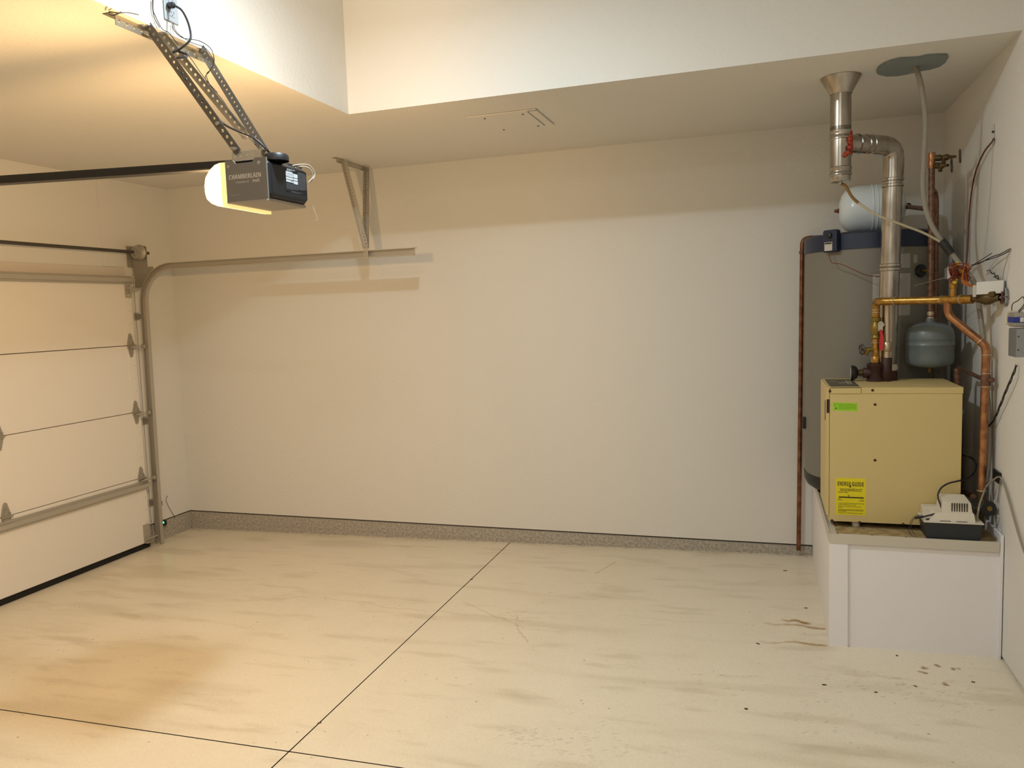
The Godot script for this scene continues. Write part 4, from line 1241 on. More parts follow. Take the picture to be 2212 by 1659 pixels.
func build_boiler() -> void:
	var x0 := 5.122; var x1 := 5.732; var y0 := 0.685; var y1 := 1.374; var z0 := 0.85; var z1 := 1.30
	var o := thing("boiler", Vector3(5.43, 0.655, 1.1), "tan boxy boiler with yellow and green labels on the white platform", "boiler")
	var b := MB.new()
	b.box(Vector3(x0 + 0.012, y0, z0), Vector3(x1, y1 - 0.004, z1 - 0.002), 0.003)
	obj("cabinet", b, M.boiler, o)
	b = MB.new()
	b.box(Vector3(x0 + 0.015, y0, z1 - 0.002), Vector3(x1 - 0.0005, y1 - 0.03, z1 + 0.001), 0.0008)
	obj("front_panel", b, M.boiler, o)
	b = MB.new()
	b.box(Vector3(x0 + 0.162, y1 - 0.004, z0 - 0.002), Vector3(x1 + 0.002, y1, z1 + 0.004), 0.001)
	b.box(Vector3(x0 + 0.162, y1 - 0.030, z1 + 0.001), Vector3(x1 + 0.002, y1 - 0.003, z1 + 0.004), 0.0008)
	obj("lid", b, M.boiler, o)
	b = MB.new()
	b.box(Vector3(x0 + 0.012, y1 - 0.004, z0), Vector3(x0 + 0.160, y1 + 0.003, z1 + 0.006), 0.001)
	b.box(Vector3(x0 + 0.018, y1 - 0.030, z1 + 0.001), Vector3(x0 + 0.160, y1 + 0.001, z1 + 0.006), 0.0008)
	var cl := obj("control_cover", b, M.boiler, o)
	var im := Image.create(128, 256, false, Image.FORMAT_RGB8)
	im.fill(Color("5b5443"))
	for q in [[12, 60, 40, 5], [12, 72, 40, 5], [50, 120, 34, 10], [50, 138, 34, 6], [88, 60, 8, 110], [102, 70, 6, 100]]:
		im.fill_rect(Rect2i(q[0], q[1], q[2], q[3]), Color("b7ae96"))
	b = MB.new()
	b.print_face(Vector3(x0 + 0.017, y1 + 0.0035, z0 + 0.05), Vector3(x0 + 0.155, y1 + 0.0035, z0 + 0.05), Vector3(x0 + 0.155, y1 + 0.0035, z1 - 0.01), Vector3(x0 + 0.017, y1 + 0.0035, z1 - 0.01))
	obj("wiring_label", b, printed(im, 0.6), cl)
	# left end panel, set in from the corner
	b = MB.new()
	b.box(Vector3(x0, y0 + 0.03, z0 + 0.002), Vector3(x0 + 0.013, y1 + 0.001, z1 + 0.003), 0.002)
	b.box(Vector3(x0 - 0.004, y0 + 0.06, z1 - 0.05), Vector3(x0 + 0.002, y1 - 0.02, z1 - 0.012), 0.001)
	obj("side_panel", b, M.boiler, o)
	b = MB.new()
	b.box(Vector3(x0 + 0.013, y1 - 0.13, z1 + 0.0), Vector3(x0 + 0.0, y1 - 0.06, z1 + 0.0035), 0.0003)
	b.box(Vector3(x0 - 0.0055, y1 - 0.17, z1 - 0.048), Vector3(x0 - 0.003, y1 - 0.07, z1 - 0.014), 0.0005)
	obj("name_badge", b, M.ink, o)
	for q in [Vector3(5.137, 1.356, 1.305), Vector3(5.334, 1.360, 1.304), Vector3(5.346, 1.288, 1.301), Vector3(5.348, 1.007, 1.301), Vector3(5.149, 0.688, 1.301), Vector3(5.280, 0.685, 1.301), Vector3(5.480, 0.686, 1.301)]:
		b = MB.new()
		b.lathe(q, Vector3.BACK, [Vector2(0.0065, -0.001), Vector2(0.0065, 0.002), Vector2(0.004, 0.004), Vector2(0, 0.0042)], 12)
		obj("screw", b, M.screw, o)
	b = MB.new()
	b.box(Vector3(x0 + 0.03, y0 - 0.004, z0 + 0.05), Vector3(x1 - 0.02, y0 + 0.002, z1 - 0.06))
	b.box(Vector3(x0 + 0.06, 0.657, z0 + 0.06), Vector3(x1 - 0.03, y0, z1 - 0.09))
	obj("burner_tray", b, M.rubber, o)
	for q in [Vector3(5.265, 0.655, 1.27), Vector3(5.66, 0.655, 1.25), Vector3(5.18, 0.655, 0.9), Vector3(5.68, 0.655, 0.9)]:
		b = MB.new()
		b.cyl(q, q + Vector3(0, 0.031, 0), 0.019, 14, 0.003)
		obj("foot", b, M.paper, o)
	# green sticker
	im = Image.create(220, 72, false, Image.FORMAT_RGB8)
	im.fill(Color("96d21c"))
	var dk := Color("3e5a10")
	fine_print(im, 6, 40, 8, 5, 6, 2, dk, 51)
	im.fill_rect(Rect2i(22, 44, 14, 16), dk)
	fine_print(im, 48, 212, 8, 8, 7, 3, Color("587c12"), 52)
	b = MB.new()
	sheet(b, Vector3(5.151, 1.2985, z1 + 0.0012), 0.115, 0.0415, -0.004)
	obj("green_sticker", b, printed(im, 0.4), o, "bright green notice sticker")
	# yellow energy label
	b = MB.new()
	b.box(Vector3(5.168, 0.7205, z1 + 0.001), Vector3(5.308, 0.911, z1 + 0.0016))
	var y := obj("energy_label", b, M.yellow, o, "bright yellow energy label")
	var zt := z1 + 0.0017
	var fb := Basis.IDENTITY
	letters("lettering", "ENERGY", 0.021, Vector3(5.2055, 0.8815, zt), fb, M.ink, y, true, 0.0615)
	letters("lettering", "GUIDE", 0.021, Vector3(5.270, 0.8805, zt), fb, M.ink, y, true, 0.055)
	letters("lettering", "Compare the Energy Efficiency of this", 0.0062, Vector3(5.238, 0.8545, zt), fb, M.ink, y, true, 0.106)
	letters("lettering", "Boiler with Others Before You Buy.", 0.0062, Vector3(5.238, 0.8465, zt), fb, M.ink, y, true, 0.098)
	letters("lettering", "This Model's Efficiency", 0.005, Vector3(5.202, 0.838, zt), fb, M.ink, y, true, 0.048)
	letters("lettering", "Least", 0.0042, Vector3(5.184, 0.803, zt), fb, M.ink, y)
	letters("lettering", "Efficient", 0.0042, Vector3(5.188, 0.7975, zt), fb, M.ink, y)
	letters("lettering", "Most", 0.0042, Vector3(5.291, 0.8005, zt), fb, M.ink, y)
	letters("lettering", "Efficient", 0.0042, Vector3(5.288, 0.795, zt), fb, M.ink, y)
	b = MB.new()
	# arrow under the Y, and the scale with its pointer
	var arrow := PackedVector2Array([Vector2(-0.0022, 0.0), Vector2(-0.0022, -0.010), Vector2(-0.008, -0.0085), Vector2(0.0, -0.0165), Vector2(0.008, -0.0085), Vector2(0.0022, -0.010), Vector2(0.0022, 0.0)])
	b.extrude(arrow, Vector3(5.2345, 0.8785, zt - 0.0004), Vector3.RIGHT, Vector3.UP, Vector3(0, 0, 0.0008))
	b.box(Vector3(5.181, 0.8085, zt - 0.0004), Vector3(5.298, 0.8150, zt + 0.0003))
	b.extrude(PackedVector2Array([Vector2(-0.004, 0.0075), Vector2(0.004, 0.0075), Vector2(0.0, 0.0)]), Vector3(5.2275, 0.8150, zt - 0.0004), Vector3.RIGHT, Vector3.UP, Vector3(0, 0, 0.0008))
	var rng := RandomNumberGenerator.new()
	rng.seed = 8
	for row in [[0.779, 0.122], [0.7715, 0.085], [0.763, 0.11], [0.7575, 0.02], [0.7475, 0.12], [0.7425, 0.12], [0.7375, 0.04], [0.7295, 0.115]]:
		var px := 5.178
		while px < 5.178 + row[1]:
			var wd := rng.randf_range(0.003, 0.011)
			b.box(Vector3(px, row[0], zt - 0.0004), Vector3(minf(px + wd, 5.178 + row[1]), row[0] + 0.0022, zt + 0.0002))
			px += wd + 0.0013
	obj("print", b, M.ink, y)

func sheet(b: MB, tl: Vector3, w: float, h: float, drop: float) -> void:
	b.print_face(tl, tl + Vector3(w, drop, 0), tl + Vector3(w, drop - h, 0), tl + Vector3(0, -h, 0))

func build_flue() -> void:
	var t := thing("vent_flue", Vector3(5.45, 1.374, 0.92), "shiny metal vent pipe from the boiler up to the ceiling", "vent pipe")
	var a := Vector3(5.197, 0, 1.11)
	var r := 0.0505
	var b := MB.new()
	b.lathe(Vector3(a.x, SOFFIT_Y - 0.001, a.z), Vector3.DOWN, [Vector2(0.098, 0.0), Vector2(0.098, 0.003), Vector2(0.056, 0.075), Vector2(r + 0.002, 0.085)], 36)
	obj("ceiling_collar", b, M.flue, t)
	b = MB.new()
	b.cyl(Vector3(a.x, 2.64, a.z), Vector3(a.x, SOFFIT_Y - 0.02, a.z), r, 32)
	obj("pipe", b, M.flue, t)
	b = MB.new()
	var o := Vector3(a.x, 2.415, a.z)
	b.lathe(o, Vector3.UP, [Vector2(0, 0.0), Vector2(r - 0.003, 0), Vector2(r - 0.001, 0.004), Vector2(r - 0.001, 0.03), Vector2(r + 0.004, 0.033), Vector2(r + 0.004, 0.042), Vector2(r + 0.001, 0.045), Vector2(r + 0.001, 0.06), Vector2(r + 0.004, 0.063), Vector2(r + 0.004, 0.072), Vector2(r, 0.075), Vector2(r, 0.21), Vector2(r + 0.004, 0.213), Vector2(r + 0.004, 0.224), Vector2(r + 0.001, 0.227), Vector2(r + 0.001, 0.245), Vector2(r + 0.003, 0.248), Vector2(r + 0.003, 0.255), Vector2(r, 0.258), Vector2(r, 0.275)], 32)
	obj("tee", b, M.flue, t)
	# horizontal leg, elbow of mitred gores, long drop
	var B0 := Vector3(5.448, 1.40, 0.92); var B1 := Vector3(5.470, 2.60, 0.92)
	var h0 := Vector3(a.x + 0.03, 2.608, a.z - 0.02)
	b = MB.new()
	var corner := B1 + Vector3(0.002, 0.003, 0)
	var leg_end := h0.lerp(corner, 0.50)
	b.cyl(h0, leg_end, r - 0.003, 28)
	for s in [0.42, 0.78, 1.0]:
		var p := h0.lerp(leg_end, s)
		b.lathe(p, leg_end - h0, [Vector2(r - 0.004, -0.006), Vector2(r + 0.002, -0.003), Vector2(r + 0.002, 0.003), Vector2(r - 0.004, 0.006)], 28)
	obj("pipe", b, M.flue, t)
	b = MB.new()
	b.tube(MB.bends([leg_end, corner, corner + Vector3(-0.002, -0.17, 0)], 0.13, 4), r, 28)
	obj("elbow", b, M.flue, t)
	b = MB.new()
	b.cyl(B0 + Vector3(0, 0.05, 0), Vector3(5.468, 2.45, 0.92), r - 0.002, 32)
	var drop := obj("pipe", b, M.flue, t)
	for y in [2.43, 1.965, 1.985, 2.40]:
		b = MB.new()
		b.lathe(Vector3(lerpf(5.448, 5.468, (y - 1.4) / 1.05), y, 0.92), Vector3.UP, [Vector2(r - 0.003, -0.010), Vector2(r + 0.004, -0.006), Vector2(r + 0.004, 0.006), Vector2(r - 0.003, 0.010)], 32)
		obj("seam_ring", b, M.flue, drop)
	b = MB.new()
	b.lathe(B0 + Vector3(0, -0.028, 0), Vector3.UP, [Vector2(0.055, 0), Vector2(0.053, 0.05), Vector2(0.050, 0.055)], 28)
	obj("sealed_joint", b, M.iron, t)
	b = MB.new()
	b.lathe(B0 + Vector3(0, 0.027, 0), Vector3.UP, [Vector2(0.051, 0), Vector2(0.056, 0.012), Vector2(0.045, 0.045), Vector2(0.038, 0.06)], 28)
	obj("foil_wrap", b, M.paper, t)
	# red sealant blobs at the tee
	b = MB.new()
	var rng := RandomNumberGenerator.new()
	rng.seed = 5
	for k in 22:
		var an := -0.6 * PI + TAU * 0.62 * k / 22.0
		var p := h0 + Vector3(0.008, sin(an) * 0.052, cos(an) * 0.052) + Vector3(0.006, 0, 0.006)
		b.ball(p + Vector3(rng.randf_range(-0.006, 0.004), rng.randf_range(-0.004, 0.004), 0), rng.randf_range(0.009, 0.014), 6, 10)
	for q in [Vector3(5.226, 2.549, 1.165), Vector3(5.215, 2.541, 1.165), Vector3(5.235, 2.576, 1.160), Vector3(5.237, 2.618, 1.155)]:
		b.ball(q, 0.013, 6, 10)
	obj("red_sealant", b, M.sealant, t)
	b = MB.new()
	b.cyl(o + Vector3(0, -0.014, 0), o + Vector3(0, 0.004, 0), 0.009, 12)
	obj("drain_nipple", b, M.zinc, t)

func ring(b: MB, at: Vector3, dir: Vector3, r: float, h := 0.006) -> void:
	b.lathe(at - dir.normalized() * h / 2, dir, [Vector2(r * 0.9, 0), Vector2(r, h * 0.2), Vector2(r, h * 0.8), Vector2(r * 0.9, h)], 20)

# spoked or solid handwheel, facing axis
func wheel(b: MB, at: Vector3, axis: Vector3, r: float, spokes: int) -> void:
	var y := axis.normalized()
	var x := y.cross(Vector3.UP if absf(y.y) < 0.9 else Vector3.RIGHT).normalized()
	var z := x.cross(y)
	var pts := []
	for k in 21:
		var a := TAU * k / 20
		var rr := r * (1.0 + 0.05 * cos(a * 8))
		pts.append(at + x * cos(a) * rr + z * sin(a) * rr)
	b.tube(pts, r * 0.16, 8, false)
	for k in spokes:
		var a := TAU * k / spokes
		b.bar(at, at + (x * cos(a) + z * sin(a)) * r, y, r * 0.14, r * 0.22)
	b.lathe(at - y * r * 0.14, y, [Vector2(0, 0), Vector2(r * 0.3, 0), Vector2(r * 0.3, r * 0.28), Vector2(0, r * 0.28)], 14)

func build_copper() -> void:
	# relief drain down the back wall
	var t := thing("relief_drain_pipe", Vector3(5.04, 0.14, 0.05), "copper drain pipe down the back wall left of the water tank", "pipe")
	var b := MB.new()
	var p := MB.bends([Vector3(5.035, 0.137, 0.050), Vector3(5.058, 2.216, 0.050), Vector3(5.195, 2.217, 0.046), Vector3(5.323, 2.217, 0.203)], 0.045)
	b.tube(p, 0.0142, 16)
	obj("pipe", b, M.copper_brown, t)
	b = MB.new()
	ring(b, Vector3(5.056, 2.127, 0.050), Vector3.UP, 0.0175, 0.02)
	obj("fitting", b, M.copper_dark, t)
	b = MB.new()
	ring(b, Vector3(5.112, 2.216, 0.028), Vector3(1, 0, 0), 0.0175, 0.02)
	obj("fitting", b, M.copper_dark, t)
	b = MB.new()
	var rv: Vector3 = Vector3(5.335, 2.217, 0.194)
	b.lathe(rv + Vector3(0, -0.018, 0), Vector3.UP, [Vector2(0.018, 0), Vector2(0.018, 0.02), Vector2(0.012, 0.028), Vector2(0, 0.03)], 14)
	b.box_at(rv + Vector3(0.022, -0.004, 0.01), Basis.IDENTITY, Vector3(0.012, 0.006, 0.006), 0.002)
	obj("relief_valve", b, M.solder, t)

	# riser with two drain valves
	t = thing("water_riser", Vector3(5.66, 1.70, 0.84), "dark copper riser with two drain valves right of the flue", "pipe")
	var top: Vector3 = Vector3(5.664, 2.546, 0.840); var bot: Vector3 = Vector3(5.668, 1.69, 0.845)
	b = MB.new()
	b.tube([bot, top], 0.0155, 16)
	obj("pipe", b, M.copper_dark, t)
	b = MB.new()
	b.tube(MB.bends([Vector3(5.728, 1.660, 0.660), Vector3(5.722, 2.338, 0.660), Vector3(5.715, 2.381, 0.660), Vector3(5.674, 2.383, 0.800)], 0.02), 0.0125, 14)
	obj("pipe", b, M.copper_dark, t)
	b = MB.new()
	b.lathe(bot + Vector3(0, -0.012, 0), Vector3.UP, [Vector2(0.016, 0), Vector2(0.019, 0.004), Vector2(0.016, 0.012), Vector2(0.019, 0.02), Vector2(0.014, 0.03), Vector2(0.018, 0.04), Vector2(0.016, 0.055)], 14)
	obj("union", b, M.solder, t)
	b = MB.new()
	b.tube([Vector3(5.60, 2.338, 0.43), Vector3(5.663, 2.274, 0.830)], 0.012, 14)
	ring(b, Vector3(5.612, 2.338, 0.445), Vector3(0.1, 0, 0.6), 0.017, 0.04)
	obj("branch", b, M.copper_dark, t)
	b = MB.new()
	ring(b, Vector3(5.664, 2.541, 0.840), Vector3.UP, 0.019, 0.05)
	ring(b, Vector3(5.663, 2.503, 0.840), Vector3.UP, 0.019, 0.04)
	obj("fitting", b, M.copper, t)
	for q in [[Vector3(5.674, 2.535, 0.845), Vector3(5.773, 2.531, 0.870), Vector3(5.789, 2.531, 0.874)], [Vector3(5.674, 2.496, 0.850), Vector3(5.724, 2.481, 0.930), Vector3(5.736, 2.477, 0.950)]]:
		b = MB.new()
		var d: Vector3 = (q[1] - q[0])
		b.lathe(q[0], d, [Vector2(0.012, 0), Vector2(0.016, d.length() * 0.15), Vector2(0.016, d.length() * 0.32), Vector2(0.011, d.length() * 0.36), Vector2(0.015, d.length() * 0.5), Vector2(0.017, d.length() * 0.6), Vector2(0.009, d.length() * 0.7), Vector2(0.006, d.length())], 14)
		b.cyl(q[0].lerp(q[1], 0.42), q[0].lerp(q[1], 0.42) + Vector3(0, -0.03, 0.01), 0.010, 12)
		var v := obj("drain_valve", b, M.brass_dark, t)
		b = MB.new()
		wheel(b, q[2], Vector3(1, 0.03, 0.25), 0.030, 5)
		obj("handwheel", b, M.steel_dark, v)

	# boiler supply: flange, ball valve, header, drops
	t = thing("boiler_supply_pipe", Vector3(5.39, 1.374, 0.98), "bright copper supply pipe from boiler top to the right wall", "pipe")
	var f: Vector3 = Vector3(5.386, 1.374, 0.98)
	b = MB.new()
	b.lathe(f, Vector3.UP, [Vector2(0.045, 0), Vector2(0.045, 0.012), Vector2(0.036, 0.02), Vector2(0.036, 0.07), Vector2(0.044, 0.078), Vector2(0.044, 0.092), Vector2(0.03, 0.098)], 24)
	b.cyl(f + Vector3(0.0, 0.045, 0), f + Vector3(-0.062, 0.045, 0.0), 0.028, 18, 0.003)
	b.cyl(f + Vector3(0.052, 0.0, 0.01), f + Vector3(0.052, 0.125, 0.01), 0.026, 18, 0.003)
	obj("iron_tee", b, M.iron, t)
	b = MB.new()
	b.cyl(f + Vector3(-0.06, 0.045, 0.0), f + Vector3(-0.085, 0.045, 0.0), 0.016, 14)
	b.cyl(f + Vector3(-0.068, 0.045, 0.0), f + Vector3(-0.076, 0.045, 0.0), 0.022, 6)
	obj("gauge_stem", b, M.brass_dark, t)
	b = MB.new()
	b.lathe(f + Vector3(-0.085, 0.045, 0.0), Vector3(-1, 0, -0.05), [Vector2(0.012, 0), Vector2(0.030, 0.006), Vector2(0.040, 0.022), Vector2(0.040, 0.034), Vector2(0.036, 0.036), Vector2(0, 0.034)], 26)
	var gg := obj("pressure_gauge", b, M.black, t)
	b = MB.new()
	b.cyl(f + Vector3(-0.118, 0.045, 0), f + Vector3(-0.1205, 0.045, 0), 0.034, 24)
	obj("dial", b, M.paper, gg)
	var up := f + Vector3(0.0, 0.41, 0.0)
	var z2 := 1.07
	b = MB.new()
	b.cyl(f + Vector3(0, 0.09, 0), f + Vector3(0, 0.235, 0), 0.0185, 18)
	b.lathe(f + Vector3(0, 0.10, 0), Vector3.UP, [Vector2(0.022, 0), Vector2(0.023, 0.03), Vector2(0.019, 0.035)], 18)
	obj("pipe", b, M.copper_gold, t)
	b = MB.new()
	b.lathe(f + Vector3(0, 0.225, 0), Vector3.UP, [Vector2(0.019, 0), Vector2(0.024, 0.004), Vector2(0.024, 0.018), Vector2(0.020, 0.022), Vector2(0.024, 0.034), Vector2(0.029, 0.05), Vector2(0.029, 0.066), Vector2(0.024, 0.08), Vector2(0.020, 0.09), Vector2(0.025, 0.096), Vector2(0.025, 0.112), Vector2(0.02, 0.116)], 20)
	var bv := obj("ball_valve", b, M.brass, t)
	b = MB.new()
	var hl: Vector3 = f + Vector3(0.018, 0.30, 0.026)
	b.extrude(PackedVector2Array([Vector2(-0.010, 0.0), Vector2(0.012, 0.0), Vector2(0.012, 0.022), Vector2(0.022, 0.03), Vector2(0.010, 0.048), Vector2(-0.004, 0.05), Vector2(-0.012, 0.04)]), hl + Vector3(0, -0.032, 0), Vector3.RIGHT, Vector3.UP, Vector3(0, 0, 0.004))
	b.cyl(hl + Vector3(0.002, 0.004, 0), hl + Vector3(0.002, 0.004, 0.012), 0.006, 6)
	obj("handle_plate", b, M.zinc, bv)
	b = MB.new()
	var pr := PackedVector2Array()
	for k in 20:
		var a := TAU * k / 20
		pr.append(Vector2(0.013 * cos(a) * (0.85 + 0.15 * cos(a + 1.57)), 0.050 * sin(a)))
	b.extrude(pr, hl + Vector3(0.006, -0.088, 0.001), Vector3(0.99, 0.0, 0.1), Vector3(0.03, 1, 0), Vector3(-0.0008, 0, 0.010), true)
	b.box_at(hl + Vector3(0.003, -0.038, 0.004), Basis.IDENTITY, Vector3(0.007, 0.012, 0.003), 0.001)
	obj("red_handle", b, M.red, bv, "red lever grip")
	# drain cock on the left
	b = MB.new()
	var dc := f + Vector3(0, 0.170, 0)
	b.cyl(dc, dc + Vector3(-0.06, 0.0, 0.0), 0.010, 12)
	b.cyl(dc + Vector3(-0.035, 0.0, 0), dc + Vector3(-0.05, -0.03, 0.0), 0.010, 12)
	var dk := obj("drain_cock", b, M.brass, t)
	b = MB.new()
	wheel(b, dc + Vector3(-0.068, 0.0, 0.0), Vector3(-1, 0, 0.45), 0.026, 5)
	obj("handwheel", b, M.steel_dark, dk)
	# riser, double elbow, header
	var e0: Vector3 = Vector3(5.655, 1.795, 1.200); var e1: Vector3 = Vector3(5.765, 1.795, 1.310)
	b = MB.new()
	var hdr := MB.bends([f + Vector3(0, 0.33, 0), up + Vector3(0, 0.013, 0), up + Vector3(0.004, 0.013, z2 - f.z), e0], 0.030)
	b.tube(hdr, 0.0195, 18)
	obj("pipe", b, M.copper_gold, t)
	b = MB.new()
	b.tube([e0, e1], 0.0215, 18)
	obj("header_tee", b, M.copper_gold, t)
	b = MB.new()
	var hd := (e1 - e0).normalized()
	for q in [up + Vector3(0.075, 0.013, z2 - f.z + 0.035), e0, e0.lerp(e1, 0.62)]:
		ring(b, q, hd, 0.0232, 0.005)
	ring(b, up + Vector3(0, -0.03, 0), Vector3.UP, 0.0225, 0.005)
	ring(b, up + Vector3(0, -0.045, 0), Vector3.UP, 0.0225, 0.005)
	ring(b, f + Vector3(0, 0.205, 0), Vector3.UP, 0.0225, 0.005)
	obj("solder_ring", b, M.solder, t)
	# short riser on the header
	var r0 := e0.lerp(e1, 0.36)
	b = MB.new()
	b.cyl(r0, r0 + Vector3(0, 0.085, 0), 0.0145, 16)
	b.cyl(r0 + Vector3(0, 0.055, 0), r0 + Vector3(0, 0.10, 0), 0.018, 16, 0.002)
	obj("stub", b, M.copper_gold, t)
	# drop: down, diagonal, down
	var d0 := e0 + (e1 - e0) * 0.18
	b = MB.new()
	var w1: Vector3 = Vector3(5.828, 1.569, 1.300); var w2: Vector3 = Vector3(5.821, 0.865, 1.300)
	b.tube(MB.bends([d0, d0 + Vector3(0.003, -0.075, 0.0), w1, w2], 0.03), 0.0185, 18)
	obj("drop_pipe", b, M.copper, t)
	b = MB.new()
	var dg := (w1 - d0 + Vector3(0, 0.075, 0)).normalized()
	ring(b, w1 - dg * 0.035, dg, 0.0225, 0.006)
	ring(b, w1 + Vector3(0, -0.04, 0), Vector3.UP, 0.0225, 0.006)
	ring(b, Vector3(5.826, 1.377, 1.300), Vector3.UP, 0.0225, 0.006)
	ring(b, Vector3(5.827, 1.441, 1.300), Vector3.UP, 0.0225, 0.006)
	ring(b, w2 + Vector3(0, 0.006, 0), Vector3.UP, 0.0225, 0.008)
	obj("solder_ring", b, M.solder, t)
	b = MB.new()
	b.tube([Vector3(5.828, 1.406, 1.300), Vector3(5.777, 1.442, 0.980)], 0.010, 12)
	b.tube([Vector3(5.828, 1.406, 1.300), Vector3(5.853, 1.411, 1.330)], 0.011, 12)
	b.cyl(Vector3(5.828, 1.383, 1.300), Vector3(5.827, 1.432, 1.300), 0.0215, 16)
	obj("branch", b, M.copper_dark, t)
	# bottom drain with black handwheel
	b = MB.new()
	b.cyl(w2, w2 + Vector3(0, -0.06, 0), 0.017, 14)
	b.cyl(w2 + Vector3(0, -0.04, 0), w2 + Vector3(0.024, -0.055, 0.06), 0.014, 12)
	b.cyl(w2 + Vector3(0, -0.04, 0), w2 + Vector3(-0.02, -0.09, 0.03), 0.012, 12)
	b.cyl(w2 + Vector3(0, -0.06, 0), w2 + Vector3(0, -0.17, -0.02), 0.015, 12)
	var bd := obj("drain_valve", b, M.brass_dark, t)
	b = MB.new()
	var wc := w2 + Vector3(0.012, -0.062, 0.075)
	b.lathe(wc, Vector3(0.2, 0.1, 1), [Vector2(0, 0), Vector2(0.026, 0.0), Vector2(0.032, 0.006), Vector2(0.030, 0.012), Vector2(0.016, 0.010), Vector2(0.012, 0.010)], 8)
	wheel(b, wc + Vector3(0, 0, 0.004), Vector3(0.2, 0.1, 1), 0.031, 6)
	obj("black_handwheel", b, M.black, bd)
	b = MB.new()
	b.cyl(wc + Vector3(0.0, 0.0, 0.008), wc + Vector3(0.003, 0.0015, 0.017), 0.012, 12)
	obj("hub", b, M.brass, bd)
	# iron return beside the flue
	b = MB.new()
	b.cyl(f + Vector3(0.052, 0.16, 0.012), f + Vector3(0.052, 0.21, 0.012), 0.022, 18, 0.003)
	b.cyl(f + Vector3(0.052, 0.12, 0.012), f + Vector3(0.052, 0.40, 0.012), 0.0145, 16)
	obj("pipe", b, M.solder, t)

	# lower pipework seen between boiler and wall
	t = thing("return_pipe", Vector3(5.80, 0.66, 0.98), "dark return pipes low in the gap right of the boiler", "pipe")
	b = MB.new()
	b.tube(MB.bends([Vector3(5.773, 1.437, 0.980), Vector3(5.776, 1.259, 0.980), Vector3(5.80, 0.72, 0.98), Vector3(5.80, 0.665, 0.98)], 0.03), 0.017, 14)
	b.tube([Vector3(5.79, 0.80, 0.98), w2 + Vector3(-0.03, -0.03, -0.02)], 0.013, 12)
	obj("pipe", b, M.copper_dark, t)

